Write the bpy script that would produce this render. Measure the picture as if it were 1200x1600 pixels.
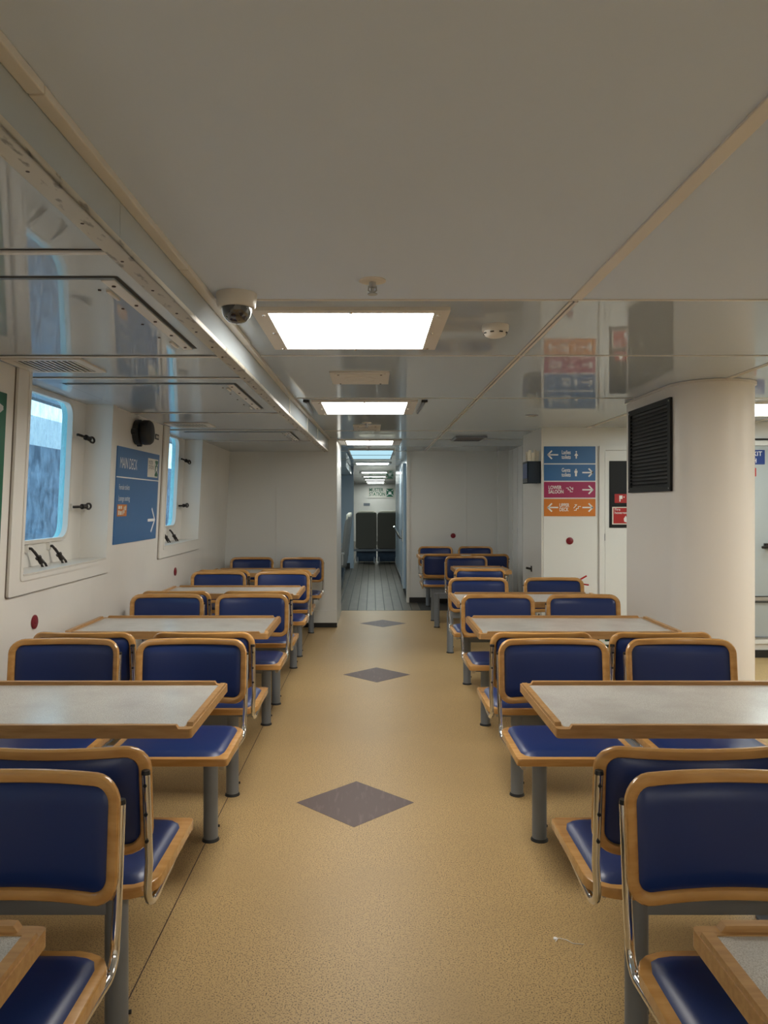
import bpy, bmesh, math, random
from mathutils import Vector, Matrix
R = math.radians
PI = math.pi
for o in list(bpy.data.objects):
    bpy.data.objects.remove(o)
random.seed(7)
C = bpy.context.scene.collection
H = 1.44                      # camera height above the deck
F = 1200.0                    # focal length in pixels of the 1200x1600 frame

# ------------------------------------------------------------------ camera
cd = bpy.data.cameras.new('camera')
cam = bpy.data.objects.new('camera', cd)
C.objects.link(cam)
cam.location = (0, 0, H)
cam.rotation_euler = (R(90), 0, 0)
cd.sensor_fit = 'VERTICAL'
cd.sensor_height = 32.0
cd.lens = 32.0 * F / 1600.0
cd.shift_x = (600 - 582) / 1600.0
cd.shift_y = -(800 - 787) / 1600.0
cd.clip_start = 0.02
bpy.context.scene.camera = cam

# ------------------------------------------------------------------ world
w = bpy.data.worlds.new('world')
bpy.context.scene.world = w
w.use_nodes = True
bg = w.node_tree.nodes['Background']
bg.inputs[0].default_value = (0.42, 0.62, 0.74, 1)
bg.inputs[1].default_value = 2.8

# ------------------------------------------------------------------ exposure and lamp strengths
vs = bpy.context.scene.view_settings
vs.view_transform = 'Standard'
vs.look = 'None'
vs.gamma = 1.0
vs.use_curve_mapping = False
vs.exposure = 0.0
LAMP_WARM = (1.0, 0.95, 0.86)
LAMP_COOL = (0.92, 1.0, 0.95)
LAMP_POWER = 20.5

# ------------------------------------------------------------------ materials
def mat(name, col, rough=0.5, metal=0.0, spec=0.5, coat=0.0, noise=None, bump=None, aniso=None):
    m = bpy.data.materials.new(name)
    m.use_nodes = True
    nt = m.node_tree
    b = nt.nodes['Principled BSDF']
    b.inputs['Base Color'].default_value = (*col, 1)
    b.inputs['Roughness'].default_value = rough
    b.inputs['Metallic'].default_value = metal
    b.inputs['Specular IOR Level'].default_value = spec
    b.inputs['Coat Weight'].default_value = coat
    b.inputs['Coat Roughness'].default_value = 0.12
    tc = nt.nodes.new('ShaderNodeTexCoord')
    if noise:
        # noise = (scale, colour2, contrast_lo, contrast_hi, (stretch xyz), detail)
        sc, c2, lo, hi, st, det = noise
        mp = nt.nodes.new('ShaderNodeMapping')
        mp.inputs['Scale'].default_value = st
        nt.links.new(tc.outputs['Object'], mp.inputs['Vector'])
        n = nt.nodes.new('ShaderNodeTexNoise')
        n.inputs['Scale'].default_value = sc
        n.inputs['Detail'].default_value = det
        nt.links.new(mp.outputs[0], n.inputs['Vector'])
        r = nt.nodes.new('ShaderNodeMapRange')
        r.inputs['From Min'].default_value = lo
        r.inputs['From Max'].default_value = hi
        nt.links.new(n.outputs['Fac'], r.inputs['Value'])
        mx = nt.nodes.new('ShaderNodeMix')
        mx.data_type = 'RGBA'
        mx.inputs[6].default_value = (*col, 1)
        mx.inputs[7].default_value = (*c2, 1)
        nt.links.new(r.outputs[0], mx.inputs[0])
        nt.links.new(mx.outputs[2], b.inputs['Base Color'])
        m['mix'] = mx.name
    if bump:
        n2 = nt.nodes.new('ShaderNodeTexNoise')
        n2.inputs['Scale'].default_value = bump[0]
        n2.inputs['Detail'].default_value = 3
        nt.links.new(tc.outputs['Object'], n2.inputs['Vector'])
        bp = nt.nodes.new('ShaderNodeBump')
        bp.inputs['Strength'].default_value = bump[1]
        bp.inputs['Distance'].default_value = bump[2]
        nt.links.new(n2.outputs['Fac'], bp.inputs['Height'])
        nt.links.new(bp.outputs[0], b.inputs['Normal'])
    return m

def emit(name, col, s):
    m = bpy.data.materials.new(name)
    m.use_nodes = True
    nt = m.node_tree
    nt.nodes.clear()
    e = nt.nodes.new('ShaderNodeEmission')
    e.inputs[0].default_value = (*col, 1)
    e.inputs[1].default_value = s
    o = nt.nodes.new('ShaderNodeOutputMaterial')
    nt.links.new(e.outputs[0], o.inputs[0])
    return m

def add_layer(m, scale, col, lo, hi, detail=2.0, rough=None):
    """another noise mixed over the base colour of m"""
    nt = m.node_tree
    b = nt.nodes['Principled BSDF']
    tc = nt.nodes.new('ShaderNodeTexCoord')
    n = nt.nodes.new('ShaderNodeTexNoise')
    n.inputs['Scale'].default_value = scale
    n.inputs['Detail'].default_value = detail
    nt.links.new(tc.outputs['Object'], n.inputs['Vector'])
    r = nt.nodes.new('ShaderNodeMapRange')
    r.inputs['From Min'].default_value = lo
    r.inputs['From Max'].default_value = hi
    nt.links.new(n.outputs['Fac'], r.inputs['Value'])
    mx = nt.nodes.new('ShaderNodeMix')
    mx.data_type = 'RGBA'
    src = b.inputs['Base Color'].links
    if src:
        nt.links.new(src[0].from_socket, mx.inputs[6])
    else:
        mx.inputs[6].default_value = b.inputs['Base Color'].default_value
    mx.inputs[7].default_value = (*col, 1)
    nt.links.new(r.outputs[0], mx.inputs[0])
    nt.links.new(mx.outputs[2], b.inputs['Base Color'])
    if rough:
        rr = nt.nodes.new('ShaderNodeMapRange')
        rr.inputs['To Min'].default_value = rough[0]
        rr.inputs['To Max'].default_value = rough[1]
        nt.links.new(n.outputs['Fac'], rr.inputs['Value'])
        nt.links.new(rr.outputs[0], b.inputs['Roughness'])

M = {}
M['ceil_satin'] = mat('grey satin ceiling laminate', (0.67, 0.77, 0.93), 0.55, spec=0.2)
M['ceil'] = mat('grey gloss ceiling laminate', (0.50, 0.575, 0.65), 0.03, spec=0.25, bump=(0.8, 0.06, 0.002))
M['soffit'] = mat('pale gloss soffit laminate', (0.47, 0.54, 0.61), 0.03, spec=0.45, bump=(1.2, 0.12, 0.002))
M['fascia'] = mat('grey gloss fascia', (0.46, 0.52, 0.56), 0.16, spec=0.6, bump=(2.5, 0.2, 0.004))
M['strip'] = mat('cream painted joint strip', (0.74, 0.70, 0.64), 0.35, bump=(60, 0.1, 0.001))
M['strip_thin'] = mat('pale thin joint strip', (0.78, 0.77, 0.74), 0.3)
M['shade_line'] = mat('brown grey shade line', (0.16, 0.13, 0.10), 0.6)  # dark tone for the shadow line at the window frames
M['alu'] = mat('worn cream metal edge', (0.55, 0.52, 0.44), 0.3, metal=0.2, noise=(38, (0.22, 0.2, 0.16), 0.58, 0.66, (1, .35, 1), 5))
M['dark_joint'] = mat('dark joint', (0.03, 0.03, 0.03), 0.6)
M['wall'] = mat('cream wall laminate', (0.80, 0.78, 0.735), 0.32, bump=(3, 0.1, 0.004))
add_layer(M['wall'], 1.6, (0.74, 0.72, 0.67), 0.45, 0.75, 6)
M['wall_grey'] = mat('pale grey wall laminate', (0.76, 0.77, 0.75), 0.3)
M['wall_blue'] = mat('pale blue partition', (0.42, 0.52, 0.62), 0.25)
M['pillar'] = mat('cream painted steel casing', (0.84, 0.81, 0.76), 0.42, bump=(5, 0.2, 0.004))
M['window_paint'] = mat('cream painted window surround', (0.80, 0.78, 0.73), 0.3, bump=(14, 0.15, 0.003))
M['black'] = mat('black skirting', (0.012, 0.012, 0.012), 0.45)
M['louvre'] = mat('black louvre paint', (0.008, 0.009, 0.010), 0.5, spec=0.25)
M['brown_dark'] = mat('dark brown', (0.05, 0.025, 0.02), 0.5)
M['sounder'] = mat('dark grey plastic', (0.018, 0.02, 0.022), 0.45)
M['white_plastic'] = mat('white plastic', (0.72, 0.69, 0.63), 0.35)
M['white'] = mat('white print', (0.85, 0.85, 0.85), 0.4)
M['cream_print'] = mat('cream print', (0.75, 0.72, 0.64), 0.4)
M['clamp'] = mat('dark bronze clamp', (0.035, 0.03, 0.027), 0.35, metal=0.6)
M['chrome'] = mat('chrome', (0.78, 0.78, 0.78), 0.08, metal=1.0)
M['wood'] = mat('varnished beech', (0.60, 0.325, 0.105), 0.24, spec=0.5, coat=0.35, noise=(16, (0.48, 0.235, 0.065), 0.35, 0.7, (0.35, 3, 3), 4))
M['wood_table'] = mat('table edging oak', (0.50, 0.285, 0.11), 0.35, noise=(20, (0.38, 0.20, 0.07), 0.35, 0.7, (0.5, 4, 4), 5))
M['vinyl'] = mat('navy blue vinyl', (0.011, 0.030, 0.135), 0.36, spec=0.45, bump=(240, 0.12, 0.0005))
M['laminate'] = mat('speckled grey table laminate', (0.62, 0.61, 0.58), 0.22, noise=(420, (0.40, 0.38, 0.34), 0.46, 0.62, (1, 1, 1), 2))
add_layer(M['laminate'], 5, (0.45, 0.43, 0.40), 0.45, 0.75, 4)
M['post'] = mat('grey painted steel', (0.20, 0.225, 0.26), 0.36, bump=(30, 0.1, 0.002))
M['floor'] = mat('speckled tan vinyl floor', (0.54, 0.37, 0.165), 0.40, spec=0.35, noise=(210, (0.14, 0.095, 0.05), 0.545, 0.615, (1, 1, 1), 1.5), bump=(90, 0.2, 0.0012))
add_layer(M['floor'], 1.3, (0.42, 0.29, 0.135), 0.45, 0.75, 5)
add_layer(M['floor'], 320, (0.68, 0.49, 0.25), 0.60, 0.70, 2)
M['diamond'] = mat('purple brown vinyl inlay', (0.115, 0.078, 0.072), 0.5, noise=(14, (0.19, 0.135, 0.13), 0.55, 0.8, (3, 0.5, 1), 6))
M['plank'] = mat('worn grey brown floor planks', (0.06, 0.05, 0.032), 0.36, spec=0.3, noise=(9, (0.11, 0.092, 0.062), 0.4, 0.8, (1, .3, 1), 5))
M['sign_blue'] = mat('sign blue', (0.035, 0.145, 0.36), 0.3)
M['sign_magenta'] = mat('sign magenta', (0.36, 0.018, 0.10), 0.35)
M['sign_orange'] = mat('sign orange', (0.62, 0.19, 0.02), 0.35)
M['sign_green'] = mat('sign green', (0.005, 0.12, 0.06), 0.35)
M['sign_navy'] = mat('sign navy', (0.01, 0.04, 0.20), 0.35)
M['red'] = mat('red', (0.42, 0.012, 0.012), 0.35)
M['dot_red'] = mat('dark red plastic disc', (0.20, 0.006, 0.016), 0.35)
M['navy_box'] = mat('dark navy acrylic', (0.008, 0.02, 0.04), 0.25)
M['paper'] = mat('cream paper', (0.84, 0.80, 0.68), 0.7)
M['seat_back'] = mat('dark olive seat shell', (0.13, 0.12, 0.095), 0.6)
M['grey_fabric'] = mat('grey seat fabric', (0.16, 0.16, 0.155), 0.8)
M['steel'] = mat('brushed steel', (0.5, 0.51, 0.52), 0.3, metal=0.9)
M['hull'] = mat('dark harbour wall', (0.030, 0.05, 0.085), 0.9, noise=(1.6, (0.12, 0.17, 0.24), 0.4, 0.75, (1, 1, 2), 8))
M['dock'] = mat('pale grey dock structure', (0.70, 0.78, 0.82), 0.8)
M['teal'] = mat('pale teal glass edge refraction', (0.30, 0.72, 0.78), 0.35)  # teal paints in the bright refraction along the glass edges
M['door_grey'] = mat('grey blue door', (0.40, 0.44, 0.45), 0.3)
M['lamp_warm'] = emit('warm diffuser', LAMP_WARM, LAMP_POWER)
M['lamp_cool'] = emit('cool diffuser', LAMP_COOL, LAMP_POWER * 0.8)
M['lamp_dim'] = emit('dim cool diffuser', LAMP_COOL, LAMP_POWER * 0.35)
M['lamp_second'] = emit('warm diffuser of the second lamp', LAMP_WARM, LAMP_POWER * 0.75)
M['lamp_third'] = emit('warm diffuser of the doorway lamp', LAMP_WARM, LAMP_POWER * 0.45)
M['reflection_blue'] = emit('pale blue ceiling reflection', (0.52, 0.84, 0.98), 0.95)  # glow painted in for a blue reflection in the gloss ceiling
# window glass: clear pane with salt and dirt on it
g = bpy.data.materials.new('salt stained window glass')
g.use_nodes = True
nt = g.node_tree
nt.nodes.clear()
out = nt.nodes.new('ShaderNodeOutputMaterial')
tr = nt.nodes.new('ShaderNodeBsdfTransparent')
tr.inputs[0].default_value = (0.93, 0.98, 1, 1)
gl = nt.nodes.new('ShaderNodeBsdfGlossy')
gl.inputs['Roughness'].default_value = 0.03
df = nt.nodes.new('ShaderNodeBsdfTranslucent')
df.inputs[0].default_value = (0.55, 0.7, 0.85, 1)
tcg = nt.nodes.new('ShaderNodeTexCoord')
ng = nt.nodes.new('ShaderNodeTexNoise')
ng.inputs['Scale'].default_value = 30
ng.inputs['Detail'].default_value = 8
ng.inputs['Roughness'].default_value = 0.8
mg = nt.nodes.new('ShaderNodeMapping')
mg.inputs['Scale'].default_value = (1, 1, 0.3)
nt.links.new(tcg.outputs['Object'], mg.inputs['Vector'])
nt.links.new(mg.outputs[0], ng.inputs['Vector'])
mr = nt.nodes.new('ShaderNodeMapRange')
mr.inputs['From Min'].default_value = 0.45
mr.inputs['From Max'].default_value = 0.66
mr.inputs['To Max'].default_value = 0.42
nt.links.new(ng.outputs['Fac'], mr.inputs['Value'])
m1 = nt.nodes.new('ShaderNodeMixShader')
nt.links.new(mr.outputs[0], m1.inputs[0])
nt.links.new(tr.outputs[0], m1.inputs[1])
nt.links.new(df.outputs[0], m1.inputs[2])
m2 = nt.nodes.new('ShaderNodeMixShader')
m2.inputs[0].default_value = 0.05
nt.links.new(m1.outputs[0], m2.inputs[1])
nt.links.new(gl.outputs[0], m2.inputs[2])
nt.links.new(m2.outputs[0], out.inputs[0])
M['glass'] = g
M['dome'] = mat('smoked dome', (0.02, 0.02, 0.022), 0.04, spec=0.9, coat=1)

# ------------------------------------------------------------------ helpers
def new():
    return bmesh.new()

def obj(name, bm, m, parent=None, smooth=False, loc=None, rot=None):
    bmesh.ops.recalc_face_normals(bm, faces=bm.faces[:])
    me = bpy.data.meshes.new(name)
    bm.to_mesh(me)
    bm.free()
    me.materials.append(m)
    if smooth:
        for p in me.polygons:
            p.use_smooth = True
        try:
            me.set_sharp_from_angle(angle=R(40))
        except Exception:
            pass
    o = bpy.data.objects.new(name, me)
    C.objects.link(o)
    if parent:
        o.parent = parent
    if loc:
        o.location = loc
    if rot:
        o.rotation_euler = rot
    return o

def tag(o, label, cat, group=None):
    o['label'] = label
    o['category'] = cat
    if group:
        o['group'] = group
    return o

def thing(name, label, cat, loc=(0, 0, 0), rotz=0, group=None):
    o = bpy.data.objects.new(name, None)
    o.empty_display_size = 0.1
    C.objects.link(o)
    o.location = loc
    o.rotation_euler = (0, 0, rotz)
    return tag(o, label, cat, group)

def struct(name, bm, m, smooth=False):
    o = obj(name, bm, m, None, smooth)
    o['kind'] = 'structure'
    return o

def dup(root, loc, rotz, label, group=None):
    r = root.copy()
    C.objects.link(r)
    r.location = loc
    r.rotation_euler = (0, 0, rotz)
    r['label'] = label
    if group:
        r['group'] = group
    for ch in list(root.children):
        c = ch.copy()
        C.objects.link(c)
        c.parent = r
        for gch in list(ch.children):
            d = gch.copy()
            C.objects.link(d)
            d.parent = c
    return r

def box(bm, x0, x1, y0, y1, z0, z1, f=None, bev=0):
    vs_ = [bm.verts.new(f(x, y, z) if f else (x, y, z)) for x in (x0, x1) for y in (y0, y1) for z in (z0, z1)]
    fs = [(0, 1, 3, 2), (4, 6, 7, 5), (0, 4, 5, 1), (2, 3, 7, 6), (0, 2, 6, 4), (1, 5, 7, 3)]
    faces = [bm.faces.new([vs_[i] for i in q]) for q in fs]
    if bev:
        es = list({e for fc in faces for e in fc.edges})
        bmesh.ops.bevel(bm, geom=es, offset=bev, segments=2, affect='EDGES', profile=0.5)

def cyl(bm, p0, p1, r0, r1=None, n=16, caps=True):
    r1 = r0 if r1 is None else r1
    p0, p1 = Vector(p0), Vector(p1)
    d = (p1 - p0).normalized()
    a = Vector((0, 0, 1)) if abs(d.z) < 0.9 else Vector((1, 0, 0))
    u = d.cross(a).normalized()
    v = d.cross(u)
    A, B = [], []
    for i in range(n):
        t = 2 * PI * i / n
        q = u * math.cos(t) + v * math.sin(t)
        A.append(bm.verts.new(p0 + q * r0))
        B.append(bm.verts.new(p1 + q * r1))
    for i in range(n):
        j = (i + 1) % n
        bm.faces.new((A[i], A[j], B[j], B[i]))
    if caps:
        bm.faces.new(A)
        bm.faces.new(B)

def lathe(bm, prof, n=24, M4=None):
    """prof: (r, z) pairs round the z axis; M4 places it"""
    rings = []
    for r, z in prof:
        if r < 1e-6:
            p = Vector((0, 0, z))
            rings.append([bm.verts.new(M4 @ p if M4 else p)])
        else:
            ring = []
            for i in range(n):
                t = 2 * PI * i / n
                p = Vector((r * math.cos(t), r * math.sin(t), z))
                ring.append(bm.verts.new(M4 @ p if M4 else p))
            rings.append(ring)
    for a, b in zip(rings, rings[1:]):
        for i in range(n):
            j = (i + 1) % n
            if len(a) == 1 and len(b) == 1:
                continue
            if len(a) == 1:
                bm.faces.new((a[0], b[i], b[j]))
            elif len(b) == 1:
                bm.faces.new((a[i], a[j], b[0]))
            else:
                bm.faces.new((a[i], a[j], b[j], b[i]))

def tube(bm, pts, r, n=10, caps=True):
    pts = [Vector(p) for p in pts]
    rings = []
    u = None
    for i, p in enumerate(pts):
        d = ((pts[i + 1] if i + 1 < len(pts) else p) - (pts[i - 1] if i else p)).normalized()
        if u is None:
            a = Vector((0, 0, 1)) if abs(d.z) < 0.9 else Vector((1, 0, 0))
            u = d.cross(a).normalized()
        else:
            u = (u - d * u.dot(d)).normalized()
        v = d.cross(u)
        rr = r[i] if isinstance(r, (list, tuple)) else r
        rings.append([bm.verts.new(p + (u * math.cos(2 * PI * k / n) + v * math.sin(2 * PI * k / n)) * rr) for k in range(n)])
    for a, b in zip(rings, rings[1:]):
        for k in range(n):
            j = (k + 1) % n
            bm.faces.new((a[k], a[j], b[j], b[k]))
    if caps:
        bm.faces.new(rings[0])
        bm.faces.new(rings[-1])

def arc(cx, cy, r, a0, a1, n):
    return [(cx + r * math.cos(R(a0 + (a1 - a0) * i / n)), cy + r * math.sin(R(a0 + (a1 - a0) * i / n))) for i in range(n + 1)]

def rrect(u0, u1, v0, v1, r, n=5, m=1, rs=None):
    """rounded rectangle loop (ccw); rs may give each corner radius: (u1v0, u1v1, u0v1, u0v0); m = segments per straight side"""
    rs = rs or (r, r, r, r)
    cs = [(u1, v0, -90, 0, -1, 1), (u1, v1, 0, 90, -1, -1), (u0, v1, 90, 180, 1, -1), (u0, v0, 180, 270, 1, 1)]
    out_ = []
    for k, (cu, cv, a0, a1, su, sv) in enumerate(cs):
        rr = max(rs[k], 1e-4)
        out_.append(arc(cu + su * rr, cv + sv * rr, rr, a0, a1, n))
    pts = []
    for k in range(4):
        pts += out_[k]
        a = out_[k][-1]
        b = out_[(k + 1) % 4][0]
        for i in range(1, m):
            pts.append((a[0] + (b[0] - a[0]) * i / m, a[1] + (b[1] - a[1]) * i / m))
    return pts

def ring(bm, outer, inner, d0, d1, f):
    """plate between two loops of equal count, from depth d0 to d1; f(u, v, d) -> point"""
    n = len(outer)
    L = [[bm.verts.new(f(u, v, d)) for u, v in lp] for lp in (outer, inner) for d in (d0, d1)]
    o0, o1, i0, i1 = L
    for k in range(n):
        j = (k + 1) % n
        bm.faces.new((o0[k], o0[j], i0[j], i0[k]))
        bm.faces.new((o1[k], i1[k], i1[j], o1[j]))
        bm.faces.new((o0[k], o1[k], o1[j], o0[j]))
        bm.faces.new((i0[k], i0[j], i1[j], i1[k]))

def prism(bm, loop, d0, d1, f, bev=0):
    a = [bm.verts.new(f(u, v, d0)) for u, v in loop]
    b = [bm.verts.new(f(u, v, d1)) for u, v in loop]
    n = len(loop)
    fa = bm.faces.new(a)
    fb = bm.faces.new(b)
    for k in range(n):
        j = (k + 1) % n
        bm.faces.new((a[k], a[j], b[j], b[k]))
    if bev:
        bmesh.ops.bevel(bm, geom=list(fa.edges) + list(fb.edges), offset=bev, segments=2, affect='EDGES', profile=0.5)

def padgrid(bm, w_, h_, r, thick, f, nx=14, ny=8, both=False, p=8):
    """cushion: domed face over a rounded rectangle of half sizes w_, h_; f(u, v, d)"""
    ss = []
    for i in range(nx + 1):
        t = -1 + 2 * i / nx
        ss.append(math.sin(t * PI / 2) * 0.6 + t * 0.4)
    tt = [math.sin((-1 + 2 * j / ny) * PI / 2) * 0.6 + (-1 + 2 * j / ny) * 0.4 for j in range(ny + 1)]
    def side(sgn):
        g_ = []
        for s in ss:
            x = s * w_
            e = abs(x) - (w_ - r)
            hh = h_ if e <= 0 else h_ - r + math.sqrt(max(0, r * r - e * e))
            col = []
            for t in tt:
                d = thick * math.sqrt(max(0, (1 - abs(s) ** p))) * math.sqrt(max(0, 1 - abs(t) ** p))
                col.append(bm.verts.new(f(x, t * hh, sgn * d)))
            g_.append(col)
        for i in range(nx):
            for j in range(ny):
                bm.faces.new((g_[i][j], g_[i + 1][j], g_[i + 1][j + 1], g_[i][j + 1]))
    side(1)
    if both:
        side(-1)
    bmesh.ops.remove_doubles(bm, verts=bm.verts[:], dist=1e-5)

def sweep_loop(bm, loop, a, b, f, n=8):
    """closed bar of oval section (a in the plane, b across it) along loop; f(u, v, d)"""
    N = len(loop)
    rings = []
    for k in range(N):
        p, q = loop[k - 1], loop[(k + 1) % N]
        tx, ty = q[0] - p[0], q[1] - p[1]
        l = math.hypot(tx, ty) or 1
        nx_, ny_ = ty / l, -tx / l
        rg = []
        for i in range(n):
            t = 2 * PI * (i + .5) / n
            c_, s_ = math.cos(t), math.sin(t)
            c_ = math.copysign(abs(c_) ** 0.7, c_)
            s_ = math.copysign(abs(s_) ** 0.7, s_)
            rg.append(bm.verts.new(f(loop[k][0] + nx_ * a * c_, loop[k][1] + ny_ * a * c_, b * s_)))
        rings.append(rg)
    for k in range(N):
        A, B = rings[k], rings[(k + 1) % N]
        for i in range(n):
            j = (i + 1) % n
            bm.faces.new((A[i], A[j], B[j], B[i]))

def text(body, size, f, m, parent, name='lettering', d=0.0015, align='LEFT', xs=1.0, bold=0.0, space=1.0):
    """flat lettering mapped through f(u, v, d); returns the mesh object"""
    cu = bpy.data.curves.new('txt', 'FONT')
    cu.body = body
    cu.size = size
    cu.align_x = align
    cu.align_y = 'CENTER'
    cu.resolution_u = 3
    cu.offset = bold
    cu.space_line = 0.85
    cu.space_character = space
    to = bpy.data.objects.new('txt', cu)
    C.objects.link(to)
    bpy.context.view_layer.update()
    me = bpy.data.meshes.new_from_object(to.evaluated_get(bpy.context.evaluated_depsgraph_get()))
    bpy.data.objects.remove(to)
    bpy.data.curves.remove(cu)
    me.name = name
    for v in me.vertices:
        v.co = Vector(f(v.co.x * xs, v.co.y, d))
    me.materials.clear()
    me.materials.append(m)
    o = bpy.data.objects.new(name, me)
    C.objects.link(o)
    o.parent = parent
    return o

def stroke(bm, pts, wd, d0, d1, f):
    """thick flat polyline on a sign"""
    for (a, b), (c, e) in zip(pts, pts[1:]):
        l = math.hypot(c - a, e - b) or 1
        nx_, ny_ = -(e - b) / l * wd / 2, (c - a) / l * wd / 2
        tx, ty = (c - a) / l * wd * .3, (e - b) / l * wd * .3
        prism(bm, [(a + nx_ - tx, b + ny_ - ty), (a - nx_ - tx, b - ny_ - ty), (c - nx_ + tx, e - ny_ + ty), (c + nx_ + tx, e + ny_ + ty)], d0, d1, f)

# wall planes: u along the wall, v up (world z), d out of the wall into the room
def facing_cam(Y, x0=0, z0=0):
    return lambda u, v, d: (x0 + u, Y - d, z0 + v)

LEAN = 0.048
def wx(z):
    return -(1.69 - LEAN * (z - H))
def leftwall(y0=0, z0=0):
    return lambda u, v, d: (wx(z0 + v) + d, y0 + u, z0 + v)
def ceil_f(z):
    return lambda u, v, d: (u, v, z - d)

CZ = 2.205
def SZ(y):                   # underside of the lowered soffit over the window side
    return H + 0.652 - 0.005 * max(-1.0, min(y, 9.0))
def BX(y):                   # face of the fascia between soffit and main ceiling
    if y < 5.45:
        return -0.642 + 0.0095 * y
    return -0.590 + (y - 5.45) * 0.0215

# ------------------------------------------------------------------ floor
bm = new()
box(bm, -1.9, 5.4, -3.2, 10.35, -0.05, 0)
floor = struct('floor', bm, M['floor'])
bm = new()
box(bm, -1.95, 5.4, 10.35, 30, -0.05, -0.004)
hall_floor = obj('hall_floor', bm, M['dark_joint'], floor)
pw = 0.123
x = -0.45
k = 0
while x < 0.6:
    bm = new()
    box(bm, x + .006, x + pw - .006, 10.36, 29.4, -0.004, 0.0005)
    obj('floor_plank', bm, M['plank'], floor)
    x += pw
    k += 1
bm = new()
for i in range(11):
    box(bm, -1.81 + i * pw, -1.81 + i * pw + pw - .012, 10.36, 29.4, -0.004, 0.0005)
for i in range(38):
    box(bm, 0.55 + i * pw, 0.55 + i * pw + pw - .012, 11.5, 29.4, -0.004, 0.0005)
o = obj('side_planks', bm, M['plank'], floor)
o['kind'] = 'stuff'
for cx, cy, hd in ((-0.083, 3.70, .283), (0.035, 6.47, .283), (0.127, 9.24, .28)):
    bm = new()
    prism(bm, [(cx - hd, cy), (cx - .0, cy - hd), (cx + hd, cy), (cx + .0, cy + hd)], -0.002, 0.0008, lambda u, v, d: (u, v, d))
    obj('diamond_inlay', bm, M['diamond'], floor)
for xs in (-0.709,):
    bm = new()
    box(bm, xs - .0018, xs + .0018, -3, 8.9, -0.001, 0.0006)
    obj('floor_joint', bm, M['brown_dark'], floor)
# scrap lying on the floor
bm = new()
tube(bm, [(0.60, 2.52, .003), (0.615, 2.54, .004), (0.64, 2.53, .003), (0.655, 2.51, .003), (0.69, 2.505, .003)], .0012, 5)
lathe(bm, [(0, .001), (.008, .001), (.007, .004), (0, .005)], 8, Matrix.Translation((0.605, 2.54, 0)))
tag(obj('paper_scrap', bm, M['white']), 'tiny white scrap lying on the tan floor beside the right-hand benches', 'litter')

# ------------------------------------------------------------------ walls
def panel_wall(name, segs, m):
    bm = new()
    for s in segs:
        box(bm, *s)
    return struct(name, bm, m)

# hull-side wall (leans inwards) with two window openings
def lw(x, y, z):
    return (wx(z) + x, y, z)
W1 = (3.70, 4.86, 1.085, 2.4)
W2 = (6.215, 7.42, 1.085, 2.4)
W3 = (1.15, 2.31, 1.085, 2.4)
W4 = (-1.40, -0.24, 1.085, 2.4)
bm = new()
for y0, y1, z0, z1 in ((-3.2, W4[0], 0, 2.35), (W4[1], W3[0], 0, 2.35), (W3[1], W1[0], 0, 2.35), (W3[0], W3[1], 0, W3[2]), (W4[0], W4[1], 0, W4[2]), (W1[1], W2[0], 0, 2.35), (W2[1], 9.0, 0, 2.35),
                       (W1[0], W1[1], 0, W1[2]), (W2[0], W2[1], 0, W2[2])):
    box(bm, -0.04, 0, y0, y1, z0, z1, lw)
wall_left = struct('wall_left', bm, M['wall'])
bm = new()
box(bm, 0, 0.012, -3.2, 8.95, 0, 0.08, lw)
struct('baseboard_left', bm, M['black'])

# forward bulkheads
bm = new()
box(bm, -1.9, -0.415, 8.95, 10.2, 0.0, 2.22)
wall_front_left = struct('wall_front_left', bm, M['wall_grey'])
bm = new(); box(bm, -1.8, -0.412, 8.935, 8.95, 0, 0.055)
struct('baseboard_front_left', bm, M['black'])
bm = new(); box(bm, -1.745, -0.412, 8.93, 8.95, 0.055, 0.20)
obj('kick_strip', bm, M['wall_grey'], wall_front_left)
for xs in (-0.436, -1.12):
    bm = new(); box(bm, xs - .0015, xs + .0015, 8.944, 8.95, 0.2, 2.1)
    obj('panel_joint', bm, M['strip_thin'], wall_front_left)
bm = new()
box(bm, -0.50, -0.425, 10.16, 10.26, 0.03, 2.2)
struct('trim_1', bm, M['window_paint'])
bm = new(); box(bm, -0.50, -0.424, 10.155, 10.262, 0, 0.06)
struct('trim_2', bm, M['black'])

bm = new()
box(bm, 0.54, 1.82, 11.2, 11.35, 0.0, 2.22)
box(bm, 1.82, 2.2, 11.10, 11.35, 0.0, 2.22)
wall_front = struct('wall_front', bm, M['wall_grey'])
for xs in (1.37, 0.565):
    bm = new(); box(bm, xs - .002, xs + .002, 11.19, 11.2, 0.1, 2.2)
    obj('panel_joint', bm, M['strip_thin'], wall_front)
bm = new(); box(bm, 0.535, 1.85, 11.17, 11.2, 0, 0.075)
struct('baseboard_front', bm, M['black'])
bm = new()
box(bm, 1.97, 2.2, 8.68, 11.1, 0.0, 2.22)
wall_nook = struct('wall_nook', bm, M['wall_grey'])
for i in range(6):
    bm = new(); box(bm, 1.955, 1.97, 8.95 + i * .36, 8.975 + i * .36, 0, 2.2)
    obj('panel_rib', bm, M['wall_grey'], wall_nook)

# corridor right side
bm = new()
box(bm, 0.53, 0.60, 11.35, 17.6, 0.0, 2.22)
wall_corridor = struct('wall_corridor', bm, M['wall_blue'])
bm = new(); box(bm, 0.515, 0.53, 11.6, 17.6, 0, 0.09)
struct('baseboard_corridor', bm, M['black'])
bm = new()
box(bm, 0.50, 0.54, 11.18, 11.38, 0.0, 2.2)
struct('trim_3', bm, M['window_paint'])
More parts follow.
